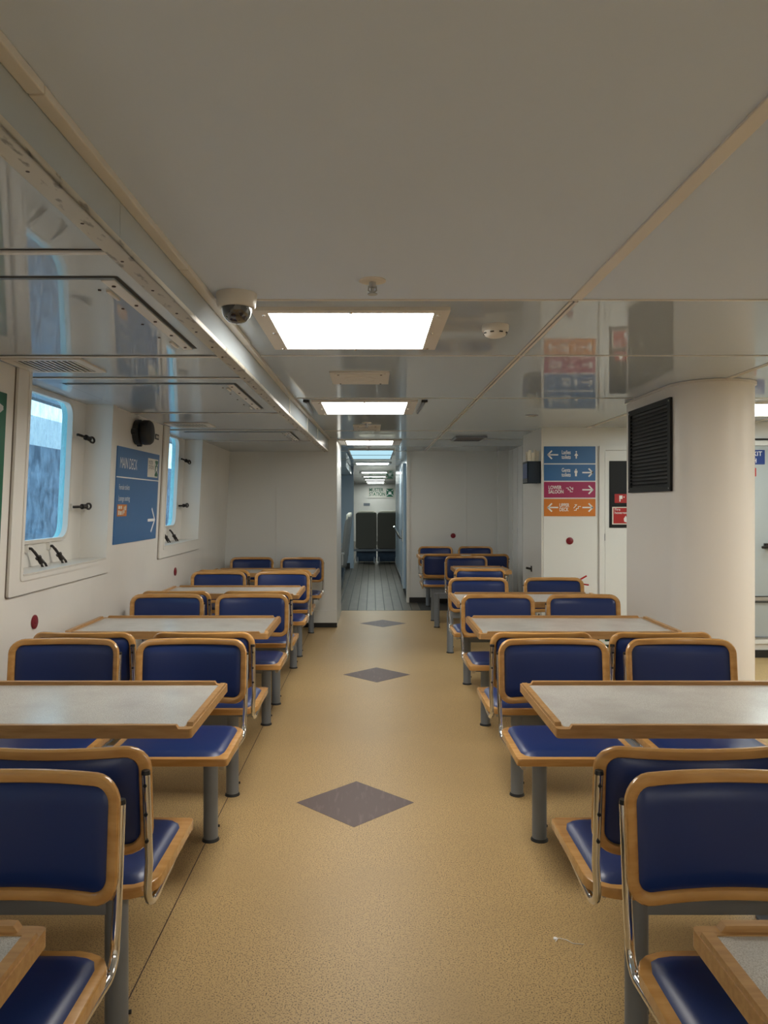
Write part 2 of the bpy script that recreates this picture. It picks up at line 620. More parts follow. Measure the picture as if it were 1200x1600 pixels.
# open door leaf standing along the corridor wall
door_c = obj('door_3', (lambda b: (box(b, 0.485, 0.525, 12.1, 12.95, 0.1, 2.08, bev=.004), b)[1])(new()), M['wall_blue'])
door_c['kind'] = 'structure'
bm = new()
tube(bm, [(0.485, 12.2, .90), (0.44, 12.2, .90), (0.40, 12.18, .96), (0.34, 12.15, 1.08)], [.02, .022, .018, .013], 8)
box(bm, 0.465, 0.486, 12.15, 12.27, 0.84, 1.02)
obj('door_handle', bm, M['chrome'], door_c)
bm = new(); box(bm, 0.478, 0.486, 12.1, 12.13, 0.1, 2.08)
obj('edge_strip', bm, M['window_paint'], door_c)

# hall beyond
bm = new()
box(bm, -2.0, 5.4, 29.4, 29.6, 0, 2.3)
struct('wall_hall_end', bm, M['wall'])
bm = new()
box(bm, -1.95, -1.85, 9.0, 29.6, 0, 2.3)
struct('wall_hall_left', bm, M['wall'])
bm = new()
box(bm, 5.3, 5.4, -3.2, 29.6, 0, 2.3)
struct('wall_right', bm, M['wall_grey'])
bm = new()
box(bm, -1.9, 5.4, -3.3, -3.2, 0, 2.3)
struct('wall_back', bm, M['wall'])
bm = new()
box(bm, -1.5, -0.42, 17.1, 17.2, 0.0, 2.22)
wall_hall = struct('wall_partition', bm, M['wall_blue'])
bm = new(); box(bm, -1.5, -0.5, 17.08, 17.1, 0.0, 0.12)
struct('baseboard_partition', bm, M['black'])
bm = new()
box(bm, -1.8, -0.46, 13.4, 17.09, 2.075, 2.2)
o = struct('trim_4', bm, M['fascia'])

# block with the direction signs
bm = new()
box(bm, 1.70, 3.05, 7.71, 8.68, 0.0, 2.22)
box(bm, 2.9, 5.4, 7.2, 8.68, 0.0, 2.22)
box(bm, 1.97, 2.2, 8.6, 8.7, 0, 2.22)
wall_block = struct('wall_block', bm, M['wall_grey'])
for xs in (1.716, 2.262):
    bm = new(); box(bm, xs - .002, xs + .002, 7.705, 7.71, 0.08, 2.02)
    obj('panel_joint', bm, M['strip_thin'], wall_block)
bm = new(); box(bm, 1.695, 1.708, 7.702, 7.72, 0.08, 2.19)
obj('corner_strip', bm, M['strip_thin'], wall_block)
bm = new()
box(bm, 1.69, 3.05, 7.695, 7.71, 0, 0.08)
box(bm, 1.69, 1.70, 7.71, 8.68, 0, 0.08)
struct('baseboard_block', bm, M['black'])

# door_1 beside the signs
f7 = facing_cam(7.71)
bm = new()
ring(bm, rrect(2.272, 3.02, 0.03, 2.02, .01, 2), rrect(2.325, 2.97, 0.06, 1.975, .01, 2), 0, .022, f7)
door1 = struct('door_1', bm, M['wall_grey'])
bm = new(); prism(bm, rrect(2.33, 2.965, 0.065, 1.970, .006, 2), 0, .014, f7)
obj('door_leaf', bm, M['door_grey'] if False else M['wall_grey'], door1)
bm = new(); prism(bm, rrect(2.372, 2.80, 1.198, 1.868, .004, 2), .014, .018, f7)
obj('vision_panel', bm, M['louvre'], door1)
bm = new()
for z in (1.07, .4):
    cyl(bm, (2.327, 7.687, z), (2.327, 7.687, z + .07), .006, n=8)
obj('hinge', bm, M['steel'], door1)

# far right door, next to the pillar
f72 = facing_cam(7.2)
bm = new()
ring(bm, rrect(3.10, 4.15, 0.13, 2.03, .01, 2), rrect(3.15, 4.10, 0.17, 1.985, .01, 2), 0, .02, f72)
door2 = struct('door_2', bm, M['wall_grey'])
bm = new(); prism(bm, rrect(3.155, 4.095, .18, 1.98, .006, 2), 0, .012, f72)
obj('door_leaf', bm, M['door_grey'], door2)
bm = new()
box(bm, 3.10, 4.15, 7.18, 7.2, 2.035, 2.05)
obj('head_strip', bm, M['black'], door2)
bm = new()
box(bm, 3.66, 3.80, 7.155, 7.19, 1.02, 1.07, bev=.004)
box(bm, 3.74, 3.83, 7.165, 7.19, 1.07, 1.15, bev=.004)
tube(bm, [(3.72, 7.155, 1.045), (3.70, 7.12, 1.045), (3.61, 7.115, 1.035)], .012, 8)
obj('door_handle', bm, M['clamp'], door2)
for i, (z0, z1, mm) in enumerate(((0.568, .576, 'black'), (0.535, .568, 'steel'), (0.516, .524, 'black'), (0.19, 0.20, 'post'))):
    bm = new(); box(bm, 3.155, 4.095, 7.172, 7.189, z0, z1)
    obj('rub_strip', bm, M[mm], door2)
bm = new(); box(bm, 3.06, 5.2, 7.18, 7.2, 0, 0.07)
struct('baseboard_right', bm, M['black'])

# pillar casing
def pl(u, v, d):
    return (u, v, d)
PX0, PX1, PR = 1.91, 2.43, 0.26
cx0 = (PX0 + PX1) / 2
lp = [(cx0 + PR * math.cos(R(a)), 4.94 + PR * math.sin(R(a))) for a in range(180, 361, 6)]
lp += [(PX1, 5.77), (PX0, 5.77)]
bm = new()
prism(bm, lp, 0.0, 2.2, pl)
wall_pillar = struct('wall_pillar', bm, M['pillar'], smooth=True)
bm = new()
lp2 = [(cx0 + (PR + .012) * math.cos(R(a)), 4.94 + (PR + .012) * math.sin(R(a))) for a in range(180, 361, 6)] + [(PX1 + .012, 5.78), (PX0 - .012, 5.78)]
prism(bm, lp2, 2.188, 2.203, pl)
obj('top_trim', bm, M['strip'], wall_pillar, smooth=True)

# ------------------------------------------------------------------ ceiling
bm = new()
box(bm, -2.0, 5.4, -3.3, 29.6, CZ + .012, CZ + .08)
ceiling = struct('ceiling', bm, M['dark_joint'])
ys = [-3.2, 2.88, 3.965, 5.56, 8.05, 9.1]
xs_ = [-0.63, 0.76, 2.165, 3.57, 5.3]
gap = .003
for i in range(len(ys) - 1):
    for j in range(len(xs_) - 1):
        bm = new()
        box(bm, xs_[j] + gap, xs_[j + 1] - gap, ys[i] + gap, ys[i + 1] - gap, CZ, CZ + .014)
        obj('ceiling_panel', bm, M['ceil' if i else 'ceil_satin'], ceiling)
yh = [9.1, 11.2, 13.3, 15.4, 17.5, 19.6, 21.7, 23.8, 25.9, 29.4]
xh = [-1.85, -0.63, 0.76, 2.165, 5.3]
for i in range(len(yh) - 1):
    for j in range(len(xh) - 1):
        bm = new()
        box(bm, xh[j] + gap, xh[j + 1] - gap, yh[i] + gap, yh[i + 1] - gap, CZ, CZ + .014)
        obj('ceiling_panel', bm, M['ceil'], ceiling)
for x, x2, m in ((0.76, .76, 'strip'), (2.165, 2.165, 'strip'), (3.57, 3.57, 'strip')):
    bm = new(); box(bm, x - .021, x + .021, -3.2, 2.86, CZ - .006, CZ + .002, bev=.002)
    obj('joint_strip', bm, M['strip'], ceiling)
    bm = new()
    box(bm, x - .017, x - .004, 2.9, 11.1, CZ - .004, CZ + .002)
    box(bm, x + .004, x + .017, 2.9, 11.1, CZ - .004, CZ + .002)
    obj('joint_strip', bm, M['strip'], ceiling)
for y in ys[1:-1] + yh:
    bm = new()
    wd = .016 if y < 3 else .009
    box(bm, BX(min(y, 8.9)) + .03 if y < 9 else -1.8, 5.3, y - wd / 2, y + wd / 2 - .003, CZ - .004, CZ + .002)
    obj('joint_strip', bm, M['strip_thin'] if y > 3 else M['strip'], ceiling)
    bm = new()
    box(bm, BX(min(y, 8.9)) + .03 if y < 9 else -1.8, 5.3, y + wd / 2 - .003, y + wd / 2 + .004, CZ - .002, CZ + .002)
    obj('joint_shadow_gap', bm, M['dark_joint'], ceiling)

# lowered soffit over the window side: panels with hatches
yb = [-3.2, 1.95, 3.30, 3.85, 5.28, 6.44, 7.54, 8.95]
def soff(u, v, d):            # u = x, v = y, d = down from the soffit face
    return (u, v, SZ(v) - d)
bm = new()
for a, b in zip(yb, yb[1:]):
    box(bm, -2.1, -0.60, a, b, 0.012, 0.03, lambda x, y, z: (min(x, BX(y) - .01) if x > -1 else x, y, SZ(y) + z))
trim5 = struct('trim_5', bm, M['dark_joint'])
for a, b in zip(yb, yb[1:]):
    bm = new()
    box(bm, -2.0, -0.6, a + .003, b - .003, 0.0, 0.014, lambda x, y, z: (BX(y) - .004 if x > -1 else x, y, SZ(y) + z))
    obj('soffit_panel', bm, M['soffit'], trim5)
for y in yb[1:-1]:
    bm = new()
    box(bm, -1.72, -0.6, y - .004, y + .016, -.006, .002, lambda x, y_, z: (BX(y_) - .03 if x > -1 else x, y_, SZ(y_) + z), bev=.001)
    obj('joint_strip', bm, M['strip_thin'], trim5)
    bm = new()
    box(bm, -1.72, -0.6, y - .014, y - .005, -.001, .002, lambda x, y_, z: (BX(y_) - .03 if x > -1 else x, y_, SZ(y_) + z))
    obj('joint_shadow_gap', bm, M['dark_joint'], trim5)

# fascia with its edge strips
sections = [(-3.2, 1.9), (1.9, 5.45), (5.45, 6.65), (6.65, 7.6), (7.6, 8.95)]
bm = new()
box(bm, -.03, -.014, -3.2, 5.45, 0, 1, lambda x, y, z: (BX(y) + x, y, SZ(y) if z < .5 else CZ))
box(bm, -.03, -.014, 5.45, 8.95, 0, 1, lambda x, y, z: (BX(y) + x, y, SZ(y) if z < .5 else CZ))
trim6 = struct('trim_6', bm, M['dark_joint'])
for a, b in sections:
    bm = new()
    box(bm, -.014, 0, a + .002, b - .002, 0, 1, lambda x, y, z: (BX(y) + x, y, SZ(y) + .012 if z < .5 else CZ - .004))
    obj('fascia_panel', bm, M['fascia'], trim6)
for y in (5.45, 6.65, 7.6):
    bm = new(); box(bm, -.001, .004, y - .004, y + .012, 0, 1, lambda x, y_, z: (BX(y_) + x, y_, SZ(y_) if z < .5 else CZ - .01))
    obj('joint_strip', bm, M['strip_thin'], trim6)
for a, b in [(-3.2, 1.40), (1.40, 2.45), (2.45, 3.62), (3.62, 5.45), (5.45, 6.65), (6.65, 8.95)]:
    bm = new()
    g0 = 0.0015
    box(bm, 0, .032 if a < 3 else .026, a + g0, b - g0, -.02, 0, lambda x, y, z: (BX(y) + x, y, CZ + z), bev=.003)
    obj('cove_strip', bm, M['strip'], trim6)
for a, b in [(-3.2, 3.3), (3.3, 5.45), (5.45, 8.95)]:
    bm = new()
    box(bm, -.052, .003, a, b, -.006, 0.0, lambda x, y, z: (BX(y) + x, y, SZ(y) + z))
    box(bm, -.001, .003, a, b, -.006, 0.014, lambda x, y, z: (BX(y) + x, y, SZ(y) + z))
    obj('edge_angle', bm, M['alu'], trim6)
y = 1.0
bm = new()
while y < 8.9:
    cyl(bm, (BX(y) - .032, y, SZ(y) - .0065), (BX(y) - .032, y, SZ(y) - .0095), .0055, .004, 8)
    y += .27 if int(y * 10) % 3 else .2
o = obj('screws', bm, M['brown_dark'], trim6)
o['kind'] = 'stuff'

# hatches in the soffit
def hatch(x0, x1, y0, y1, label):
    t = thing('ceiling_hatch', label, 'hatch', ((x0 + x1) / 2, (y0 + y1) / 2, SZ((y0 + y1) / 2)), 0, 'access hatches in the soffit')
    cx, cy, cz = t.location
    f = lambda u, v, d: (u - cx, v - cy, SZ(v) - d - cz)
    bm = new()
    ring(bm, rrect(x0 - .006, x1 + .006, y0 - .006, y1 + .006, .004, 2), rrect(x0 + .006, x1 - .006, y0 + .006, y1 - .006, .004, 2), .0005, .0015, f)
    obj('shadow_gap', bm, M['dark_joint'], t)
    bm = new(); prism(bm, rrect(x0 + .008, x1 - .008, y0 + .008, y1 - .008, .006, 2), .0008, .006, f)
    obj('hatch_panel', bm, M['soffit'], t)
    bm = new(); box(bm, x1 - .045, x1 - .007, y0 + .008, y1 - .008, .006, .009, lambda x, y, z: f(x, y, z))
    obj('edge_strip', bm, M['strip_thin'], t)
    n = 5
    for i in range(n):
        y = y0 + .06 + (y1 - y0 - .12) * i / (n - 1)
        bm = new(); cyl(bm, f(x1 - .026, y, .009), f(x1 - .026, y, .012), .006, n=8)
        obj('screw', bm, M['brown_dark'], t)
        if i < n - 1:
            bm = new(); cyl(bm, f(x1 - .085, y + .05, .006), f(x1 - .085, y + .05, .009), .005, n=8)
            obj('screw', bm, M['brown_dark'], t)
    for y in (y0 + .16, y1 - .10):
        bm = new(); box(bm, x1 - .066, x1 - .056, y - .05, y + .05, .006, .012, lambda x, y_, z: f(x, y_, z))
        obj('hinge', bm, M['strip'], t)
    return t
hatch(-1.62, -0.725, 2.17, 3.14, 'large glossy soffit hatch with screwed edge, nearest of the three')
hatch(-1.62, -0.722, 4.03, 5.05, 'glossy soffit hatch above the blue deck sign')
hatch(-1.62, -0.70, 6.60, 7.40, 'glossy soffit hatch at the far end, nearest the bulkhead')

def grille(x0, x1, y0, y1, label):
    cx, cy = (x0 + x1) / 2, (y0 + y1) / 2
    t = thing('vent_grille', label, 'vent', (cx, cy, SZ(cy)), 0, 'air vents in the soffit')
    cz = SZ(cy)
    f = lambda u, v, d: (u - cx, v - cy, SZ(v) - d - cz)
    bm = new(); ring(bm, rrect(x0 - .04, x1 + .04, y0 - .03, y1 + .03, .003, 2), rrect(x0, x1, y0, y1, .003, 2), .0005, .009, f)
    obj('frame', bm, M['strip'], t)
    bm = new(); box(bm, x0, x1, y0, y1, .0004, .0012, lambda x, y, z: f(x, y, z))
    obj('backing', bm, M['black'], t)
    n = 11
    for i in range(n):
        x = x0 + (x1 - x0) * (i + .5) / n
        bm = new()
        box(bm, x - .0075, x + .0035, y0, y1, .0015, .008, lambda x_, y_, z: f(x_ + (z - .004) * .8, y_, z))
        obj('slat', bm, M['strip'], t)
    return t
grille(-1.58, -1.31, 3.37, 3.64, 'slatted air vent in the soffit above the nearest window')
grille(-1.56, -1.30, 5.92, 6.14, 'small slatted air vent in the soffit above the far window')

# ------------------------------------------------------------------ windows
def window(name, W, fy0, fy1, gy0, gy1):
    """W = opening y0,y1,z0,_ ; fy = outer frame ; gy = glass"""
    D = 0.15
    f = lambda u, v, d: (wx(v) + d, u, v)
    top = 2.062
    bm = new()
    # raised surround on the wall (three sides, runs up under the soffit)
    ring(bm, rrect(fy0, fy1, 1.0, 2.12, .012, 2), rrect(W[0] + .001, W[1] - .001, W[2] + .001, 2.12 - .03, .012, 2), -0.001, .016, f)
    root = struct(name, bm, M['window_paint'])
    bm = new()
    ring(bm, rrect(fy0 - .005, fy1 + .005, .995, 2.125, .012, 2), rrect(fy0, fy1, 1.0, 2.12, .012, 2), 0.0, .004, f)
    obj('frame_shade_line', bm, M['shade_line'], root)  # dark ring drawn as the shadow line round the surround
    bm = new()
    ring(bm, rrect(W[0] - .02, W[1] + .02, W[2] - .02, 2.10, .02, 2), rrect(W[0] + .003, W[1] - .003, W[2] + .003, 2.09, .012, 2), .016, .022, f)
    obj('inner_bead', bm, M['window_paint'], root)
    # reveal
    bm = new()
    ring(bm, rrect(W[0] - .002, W[1] + .002, W[2] - .002, 2.088, .012, 2), rrect(W[0] + .004, W[1] - .004, W[2] + .004, 2.08, .012, 2), -D, .0165, f)
    obj('reveal', bm, M['window_paint'], root)
    # back plate with the rounded glass hole
    bm = new()
    ring(bm, rrect(W[0] - .01, W[1] + .01, W[2] - .01, 2.10, .02, 6), rrect(gy0, gy1, 1.235, 2.045, .085, 6), -D - .02, -D, f)
    obj('back_plate', bm, M['window_paint'], root, smooth=True)
    bm = new()
    ring(bm, rrect(gy0 - .012, gy1 + .012, 1.223, 2.057, .092, 6), rrect(gy0 + .008, gy1 - .008, 1.243, 2.037, .08, 6), -D - .02, -D + .012, f)
    obj('glass_rim', bm, M['white_plastic'], root, smooth=True)
    bm = new()
    ring(bm, rrect(gy0 - .02, gy1 + .02, 1.215, 2.065, .095, 6), rrect(gy0, gy1, 1.235, 2.045, .085, 6), -D - .055, -D - .02, f)
    obj('outer_refraction_rim', bm, M['teal'], root, smooth=True)
    bm = new()
    prism(bm, rrect(gy0 - .01, gy1 + .01, 1.225, 2.055, .09, 6), -D - .03, -D - .024, f)
    obj('window_pane', bm, M['glass'], root)
    bm = new()
    box(bm, -D + .001, 0.024, W[0] + .006, W[1] - .006, W[2] + .005, W[2] + .014, lambda x, y, z: (wx(z) + x, y, z))
    obj('window_sill', bm, M['white_plastic'], root)
    # swing bolts that clamp the storm cover
    def bolt(y, z, ang, hang=False):
        bm = new()
        base = Vector(f(y, z, -D))
        # direction in the wall plane, tipping into the room
        dy, dz = math.cos(R(ang)), math.sin(R(ang))
        dr = Vector((0.35, dy, dz)).normalized()
        tube(bm, [base, base + Vector((.03, 0, 0)), base + Vector((.034, 0, 0)) + dr * .035], .008, 8)
        p = base + Vector((.034, 0, 0))
        cyl(bm, p + dr * .02, p + dr * .075, .008, n=8)
        cyl(bm, p + dr * .058, p + dr * .068, .017, n=10)
        cyl(bm, p + dr * .068, p + dr * .098, .013, .016, n=10)
        # ring nut
        side = Vector((0, -dz, dy))
        c = p + dr * .118
        n = 14
        loop = [c + dr * (.022 * math.cos(2 * PI * i / n)) + side * (.017 * math.sin(2 * PI * i / n)) for i in range(n)]
        tube(bm, loop + [loop[0]], .0065, 6, caps=False)
        ob = obj('clamp_bolt', bm, M['clamp'], root, smooth=True)
        bm = new()
        box(bm, 0, .02, -.014, .014, -.02, .02)
        obj('bracket', bm, M['window_paint'], root, loc=base)
        return ob
    bolt(gy1 + .045, 1.86, -12)
    bolt(gy1 + .04, 1.42, 2)
    bolt(gy0 + .18, 1.20, -58)
    bolt(gy0 + .45, 1.20, -58)
    bolt(gy0 - .05, 1.86, 190)
    bolt(gy0 - .05, 1.42, 178)
    return root
window('window_1', W1, 3.575, 4.955, 3.92, 4.63)
window('window_2', W2, 6.10, 7.545, 6.47, 7.17)
window('window_3', W3, 1.03, 2.405, 1.37, 2.08)
window('window_4', W4, -1.52, -.145, -1.18, -.47)

# seen through the windows: harbour wall and structure above it
bm = new()
box(bm, -7.4, -7.0, -12, 60, -4, 2.65)
tag(obj('harbour_wall', bm, M['hull']), 'dark rough harbour wall outside the windows', 'wall')
t = thing('dock_gantry', 'pale structure with a curved rail above the harbour wall, seen through the nearest window', 'structure', (-9, 20, 2.15))
bm = new()
box(bm, -1.5, .5, -30, 9, -6.0, 1.5)
obj('base', bm, M['dock'], t)
bm = new()
tube(bm, [(1.0, -9 + i, 1.55 + .7 * math.sin(PI * i / 18)) for i in range(19)], .06, 8)
for i in (0, 18):
    cyl(bm, (1.0, -9 + i, .2), (1.0, -9 + i, 1.55 + .7 * math.sin(PI * i / 18)), .03, n=6)
obj('rail', bm, M['dock'], t)

# ------------------------------------------------------------------ wall-mounted things, left side
def lthing(name, label, cat, y, z, group=None):
    """thing on the leaning left wall; returns root and a local map f(u along y, v up, d into the room)"""
    X = wx(z)
    t = thing(name, label, cat, (X, y, z), 0, group)
    return t, (lambda u, v, d: (wx(z + v) - X + d, u, v))

def muster_pic(bm_w, cx, cy, s, f, d0, d1):
    """assembly point pictogram: four corner arrows round a group of figures"""
    for sx in (-1, 1):
        for sy in (-1, 1):
            a, b = cx + sx * s * .42, cy + sy * s * .42
            prism(bm_w, [(cx + sx * s * .22, cy + sy * s * .22), (cx + sx * s * .36, cy + sy * s * .20), (cx + sx * s * .20, cy + sy * s * .36)], d0, d1, f)
            stroke(bm_w, [(a, b), (cx + sx * s * .28, cy + sy * s * .28)], s * .07, d0, d1, f)
    for dx, dy, r in ((-.13, .06, .055), (.13, .06, .055), (0, .12, .06)):
        prism(bm_w, [(cx + dx * s + r * s * math.cos(R(a)), cy + dy * s + r * s * math.sin(R(a))) for a in range(0, 360, 45)], d0, d1, f)
        prism(bm_w, rrect(cx + dx * s - r * s * 1.2, cx + dx * s + r * s * 1.2, cy - .22 * s, cy + dy * s - r * s * 1.2, r * s * .8, 2), d0, d1, f)

# MAIN DECK board
t, f = lthing('deck_sign', 'blue MAIN DECK sign with white arrow between the two windows', 'sign', 5.51, 1.495)
bm = new(); prism(bm, rrect(-.485, .50, -.325, .325, .003, 2), 0, .006, f)
obj('board', bm, M['sign_blue'], t)
bm = new(); box(bm, .006, .0075, -.485, .50, .118, .126, lambda x, y, z: f(y, z, x))
obj('rule', bm, M['white'], t)
text('MAIN DECK', .105, lambda u, v, d: f(u - .43, v + .215, d + .006), M['white'], t, xs=.66)
text('Female toilets', .05, lambda u, v, d: f(u - .43, v + .055, d + .006), M['white'], t, xs=.8)
text('Lounge seating', .05, lambda u, v, d: f(u - .43, v - .02, d + .006), M['white'], t, xs=.8)
bm = new(); prism(bm, rrect(-.44, -.245, -.14, -.06, .004, 2), .006, .0075, f)
osq = obj('orange_patch', bm, M['sign_orange'], t)
bm = new()
for (a, b, c_, e) in ((-.425, -.385, -.09, -.07), (-.375, -.35, -.09, -.07), (-.425, -.40, -.13, -.10), (-.39, -.35, -.13, -.105), (-.335, -.32, -.13, -.10), (-.31, -.295, -.12, -.075), (-.28, -.265, -.10, -.07)):
    box(bm, .0075, .009, a, b, c_, e, lambda x, y, z: f(y, z, x))
obj('small_print', bm, M['cream_print'], t)
bm = new(); prism(bm, rrect(.20, .465, .145, .285, .003, 2), .006, .0075, f)
obj('muster_patch', bm, M['cream_print'], t)
text('MUSTER\nSTATION B', .042, lambda u, v, d: f(u + .215, v + .235, d + .0075), M['sounder'], t, xs=.66)
bm = new(); prism(bm, rrect(.385, .455, .155, .275, .002, 2), .0075, .009, f)
obj('green_patch', bm, M['sign_green'], t)
bm = new(); muster_pic(bm, .42, .215, .09, f, .009, .010)
obj('pictogram', bm, M['white'], t)
bm = new()
stroke(bm, [(.27, -.18), (.44, -.18)], .02, .006, .0075, f)
stroke(bm, [(.36, -.095), (.445, -.18), (.36, -.265)], .017, .006, .0075, f)
obj('arrow', bm, M['white'], t)

# green sign at the left edge of the photograph
t, f = lthing('green_sign', 'green sign with white symbol beside the nearest window frame', 'sign', 3.30, 1.59)
bm = new(); prism(bm, rrect(-.18, .19, -.35, .35, .004, 2), 0, .006, f)
obj('board', bm, M['sign_green'], t)
bm = new()
stroke(bm, [(.05, .22), (.15, .28), (.05, .31)], .02, .006, .0075, f)
obj('symbol', bm, M['white'], t)

# alarm sounder
t, f = lthing('alarm_sounder', 'round dark grey alarm sounder above the blue deck sign', 'alarm', 5.40, 1.94)
Mx = Matrix.Rotation(R(90), 4, 'Y')
bm = new(); lathe(bm, [(0, 0), (.085, 0), (.088, .01), (.088, .04), (.075, .045), (0, .045)], 24, Mx)
for a in (60, 180, 300):
    lathe(bm, [(0, 0), (.022, 0), (.022, .03), (0, .03)], 10, Matrix.Translation((0, .085 * math.cos(R(a)), .085 * math.sin(R(a)))) @ Mx)
obj('back_box', bm, M['sounder'], t, smooth=True)
bm = new(); lathe(bm, [(0, .05), (.07, .05), (.085, .055), (.088, .065), (.086, .10), (.075, .115), (.05, .122), (0, .125)], 28, Mx)
obj('dome', bm, M['sounder'], t, smooth=True)
bm = new(); cyl(bm, (.045, 0, 0), (.052, 0, 0), .06, n=20)
obj('neck', bm, M['black'], t, smooth=True)

t, f = lthing('number_plate', 'small dark plate on the wall beside the alarm sounder', 'plate', 5.93, 1.955)
bm = new(); prism(bm, rrect(-.045, .045, -.02, .02, .003, 2), 0, .004, f)
obj('plate', bm, M['sounder'], t)
bm = new()
for i in range(4):
    box(bm, .004, .005, -.033 + i * .018, -.022 + i * .018, -.010, .010, lambda x, y, z: f(y, z, x))
obj('engraving', bm, M['cream_print'], t)

def disc(label, M4, loc, name='wall_disc'):
    t = thing(name, label, 'disc', loc)
    bm = new(); lathe(bm, [(0, 0), (.036, 0), (.036, .006), (.03, .009), (0, .009)], 20, M4)
    obj('disc', bm, M['dot_red'], t, smooth=True)
    bm = new(); lathe(bm, [(0, .009), (.014, .009), (.012, .012), (0, .0125)], 12, M4)
    obj('cap', bm, M['dot_red'], t, smooth=True)
    return t
disc('dark red disc on the left wall below the nearest window', Mx, (wx(.84), 3.90, .84))
disc('dark red disc on the left wall below the far window', Mx, (wx(.85), 6.68, .85))
My = Matrix.Rotation(R(90), 4, 'X')
disc('dark red disc on the far bulkhead above the last chairs', My, (1.176, 11.2, .973))
disc('dark red disc below the coloured toilet and deck signs', My, (1.98, 7.71, 1.067))

# ------------------------------------------------------------------ coloured direction signs
ZS = .00642
def arrow(f, cx, cy, ln, hd, dirx, parent, wd=.014):
    bm = new()
    tip = cx + dirx * ln / 2
    stroke(bm, [(cx - dirx * ln / 2, cy), (tip, cy)], wd, .006, .0075, f)
    stroke(bm, [(tip - dirx * hd, cy + hd), (tip, cy), (tip - dirx * hd, cy - hd)], wd, .006, .0075, f)
    obj('arrow', bm, M['white'], parent)
def dsign(label, y0, y1, m):
    z1, z0 = H + (787 - y0) * ZS, H + (787 - y1) * ZS
    t = thing('direction_sign', label, 'sign', (1.979, 7.71, (z0 + z1) / 2), 0, 'direction signs stacked on the wall')
    f = lambda u, v, d: (u, -d, v)
    h_ = (z1 - z0) / 2 - .003
    bm = new(); prism(bm, rrect(-.258, .258, -h_, h_, .003, 2), 0, .006, f)
    obj('board', bm, M[m], t)
    return t, f
def person_icon(f, cx, cy, s, lady, parent):
    bm = new()
    prism(bm, [(cx + .10 * s * math.cos(R(a)), cy + .40 * s + .10 * s * math.sin(R(a))) for a in range(0, 360, 45)], .006, .0075, f)
    if lady:
        prism(bm, [(cx, cy + .28 * s), (cx + .26 * s, cy - .08 * s), (cx, cy - .22 * s), (cx - .26 * s, cy - .08 * s)], .006, .0075, f)
        prism(bm, rrect(cx - .08 * s, cx + .08 * s, cy - .5 * s, cy - .15 * s, .01 * s, 1), .006, .0075, f)
    else:
        prism(bm, rrect(cx - .2 * s, cx + .2 * s, cy - .05 * s, cy + .27 * s, .05 * s, 2), .006, .0075, f)
        prism(bm, rrect(cx - .12 * s, cx + .12 * s, cy - .5 * s, cy - .02 * s, .01 * s, 1), .006, .0075, f)
    obj('pictogram', bm, M['white'], parent)
def put(body, size, cx, cy, f, parent, xs=1.0):
    text(body, size, lambda u, v, d: f(u + cx, v + cy, d + .006), M['white'], parent, xs=xs, bold=.001)
t, f = dsign('blue Ladies toilets sign with left arrow, topmost on the wall', 697, 724.3, 'sign_blue')
arrow(f, -.17, 0, .10, .038, -1, t); put('Ladies\ntoilets', .055, -.082, .0, f, t, .66); person_icon(f, .065, 0, .075, True, t)
t, f = dsign('blue Gents toilets sign with right arrow, second from the top', 725.3, 751.5, 'sign_blue')
arrow(f, .18, 0, .10, .038, 1, t); put('Gents\ntoilets', .055, -.082, .0, f, t, .66); person_icon(f, .062, 0, .075, False, t)
t, f = dsign('magenta LOWER SALOON sign with right arrow', 752.5, 778, 'sign_magenta')
arrow(f, .18, 0, .10, .038, 1, t); put('LOWER\nSALOON', .05, -.215, .0, f, t, .76)
bm = new(); stroke(bm, [(-.035, .018), (-.015, .018), (-.015, 0), (.005, 0), (.005, -.02), (.028, -.02)], .007, .006, .0075, f)
stroke(bm, [(.0, .03), (.03, .0), (.03, .022)], .007, .006, .0075, f)
obj('pictogram', bm, M['white'], t)
t, f = dsign('orange UPPER DECK sign with arrows at both ends, lowest on the wall', 779, 807, 'sign_orange')
arrow(f, -.17, 0, .10, .038, -1, t); arrow(f, .18, 0, .10, .038, 1, t); put('UPPER\nDECK', .05, -.105, .0, f, t, .70)
bm = new(); stroke(bm, [(.045, -.028), (.065, -.028), (.065, -.01), (.085, -.01), (.085, .01), (.108, .01)], .007, .006, .0075, f)
stroke(bm, [(.04, -.005), (.07, .028), (.05, .028)], .007, .006, .0075, f)
obj('pictogram', bm, M['white'], t)

# red fire signs on the door's dark panel
t = thing('fire_point_sign', 'small red sign with white symbol on the dark door panel', 'sign', (2.49, 7.692, 1.492))
f = lambda u, v, d: (u, -d, v)
bm = new(); prism(bm, rrect(-.065, .08, -.045, .045, .003, 2), 0, .003, f)
obj('board', bm, M['red'], t)
bm = new(); prism(bm, rrect(-.02, .012, -.005, .03, .002, 1), .003, .004, f); prism(bm, rrect(-.018, -.008, -.032, -.004, .002, 1), .003, .004, f)
prism(bm, rrect(.022, .034, .008, .02, .002, 1), .003, .004, f)
obj('symbol', bm, M['white'], t)
t = thing('fire_hosereel_sign', 'red Fire hosereel sign with cream border and flame on the dark door panel', 'sign', (2.50, 7.692, 1.32))
bm = new(); prism(bm, rrect(-.10, .14, -.088, .088, .003, 2), 0, .003, f)
obj('border', bm, M['cream_print'], t)
bm = new(); prism(bm, rrect(-.088, .128, -.078, .078, .003, 2), .003, .004, f)
obj('board', bm, M['red'], t)
text('Fire\nhosereel', .038, lambda u, v, d: f(u - .078, v + .045, d + .004), M['white'], t)
bm = new()
prism(bm, [(.02, -.06), (.05, -.07), (.08, -.055), (.085, -.02), (.07, .0), (.065, .04), (.05, .01), (.045, -.02), (.035, .0), (.015, -.03)], .004, .005, f)
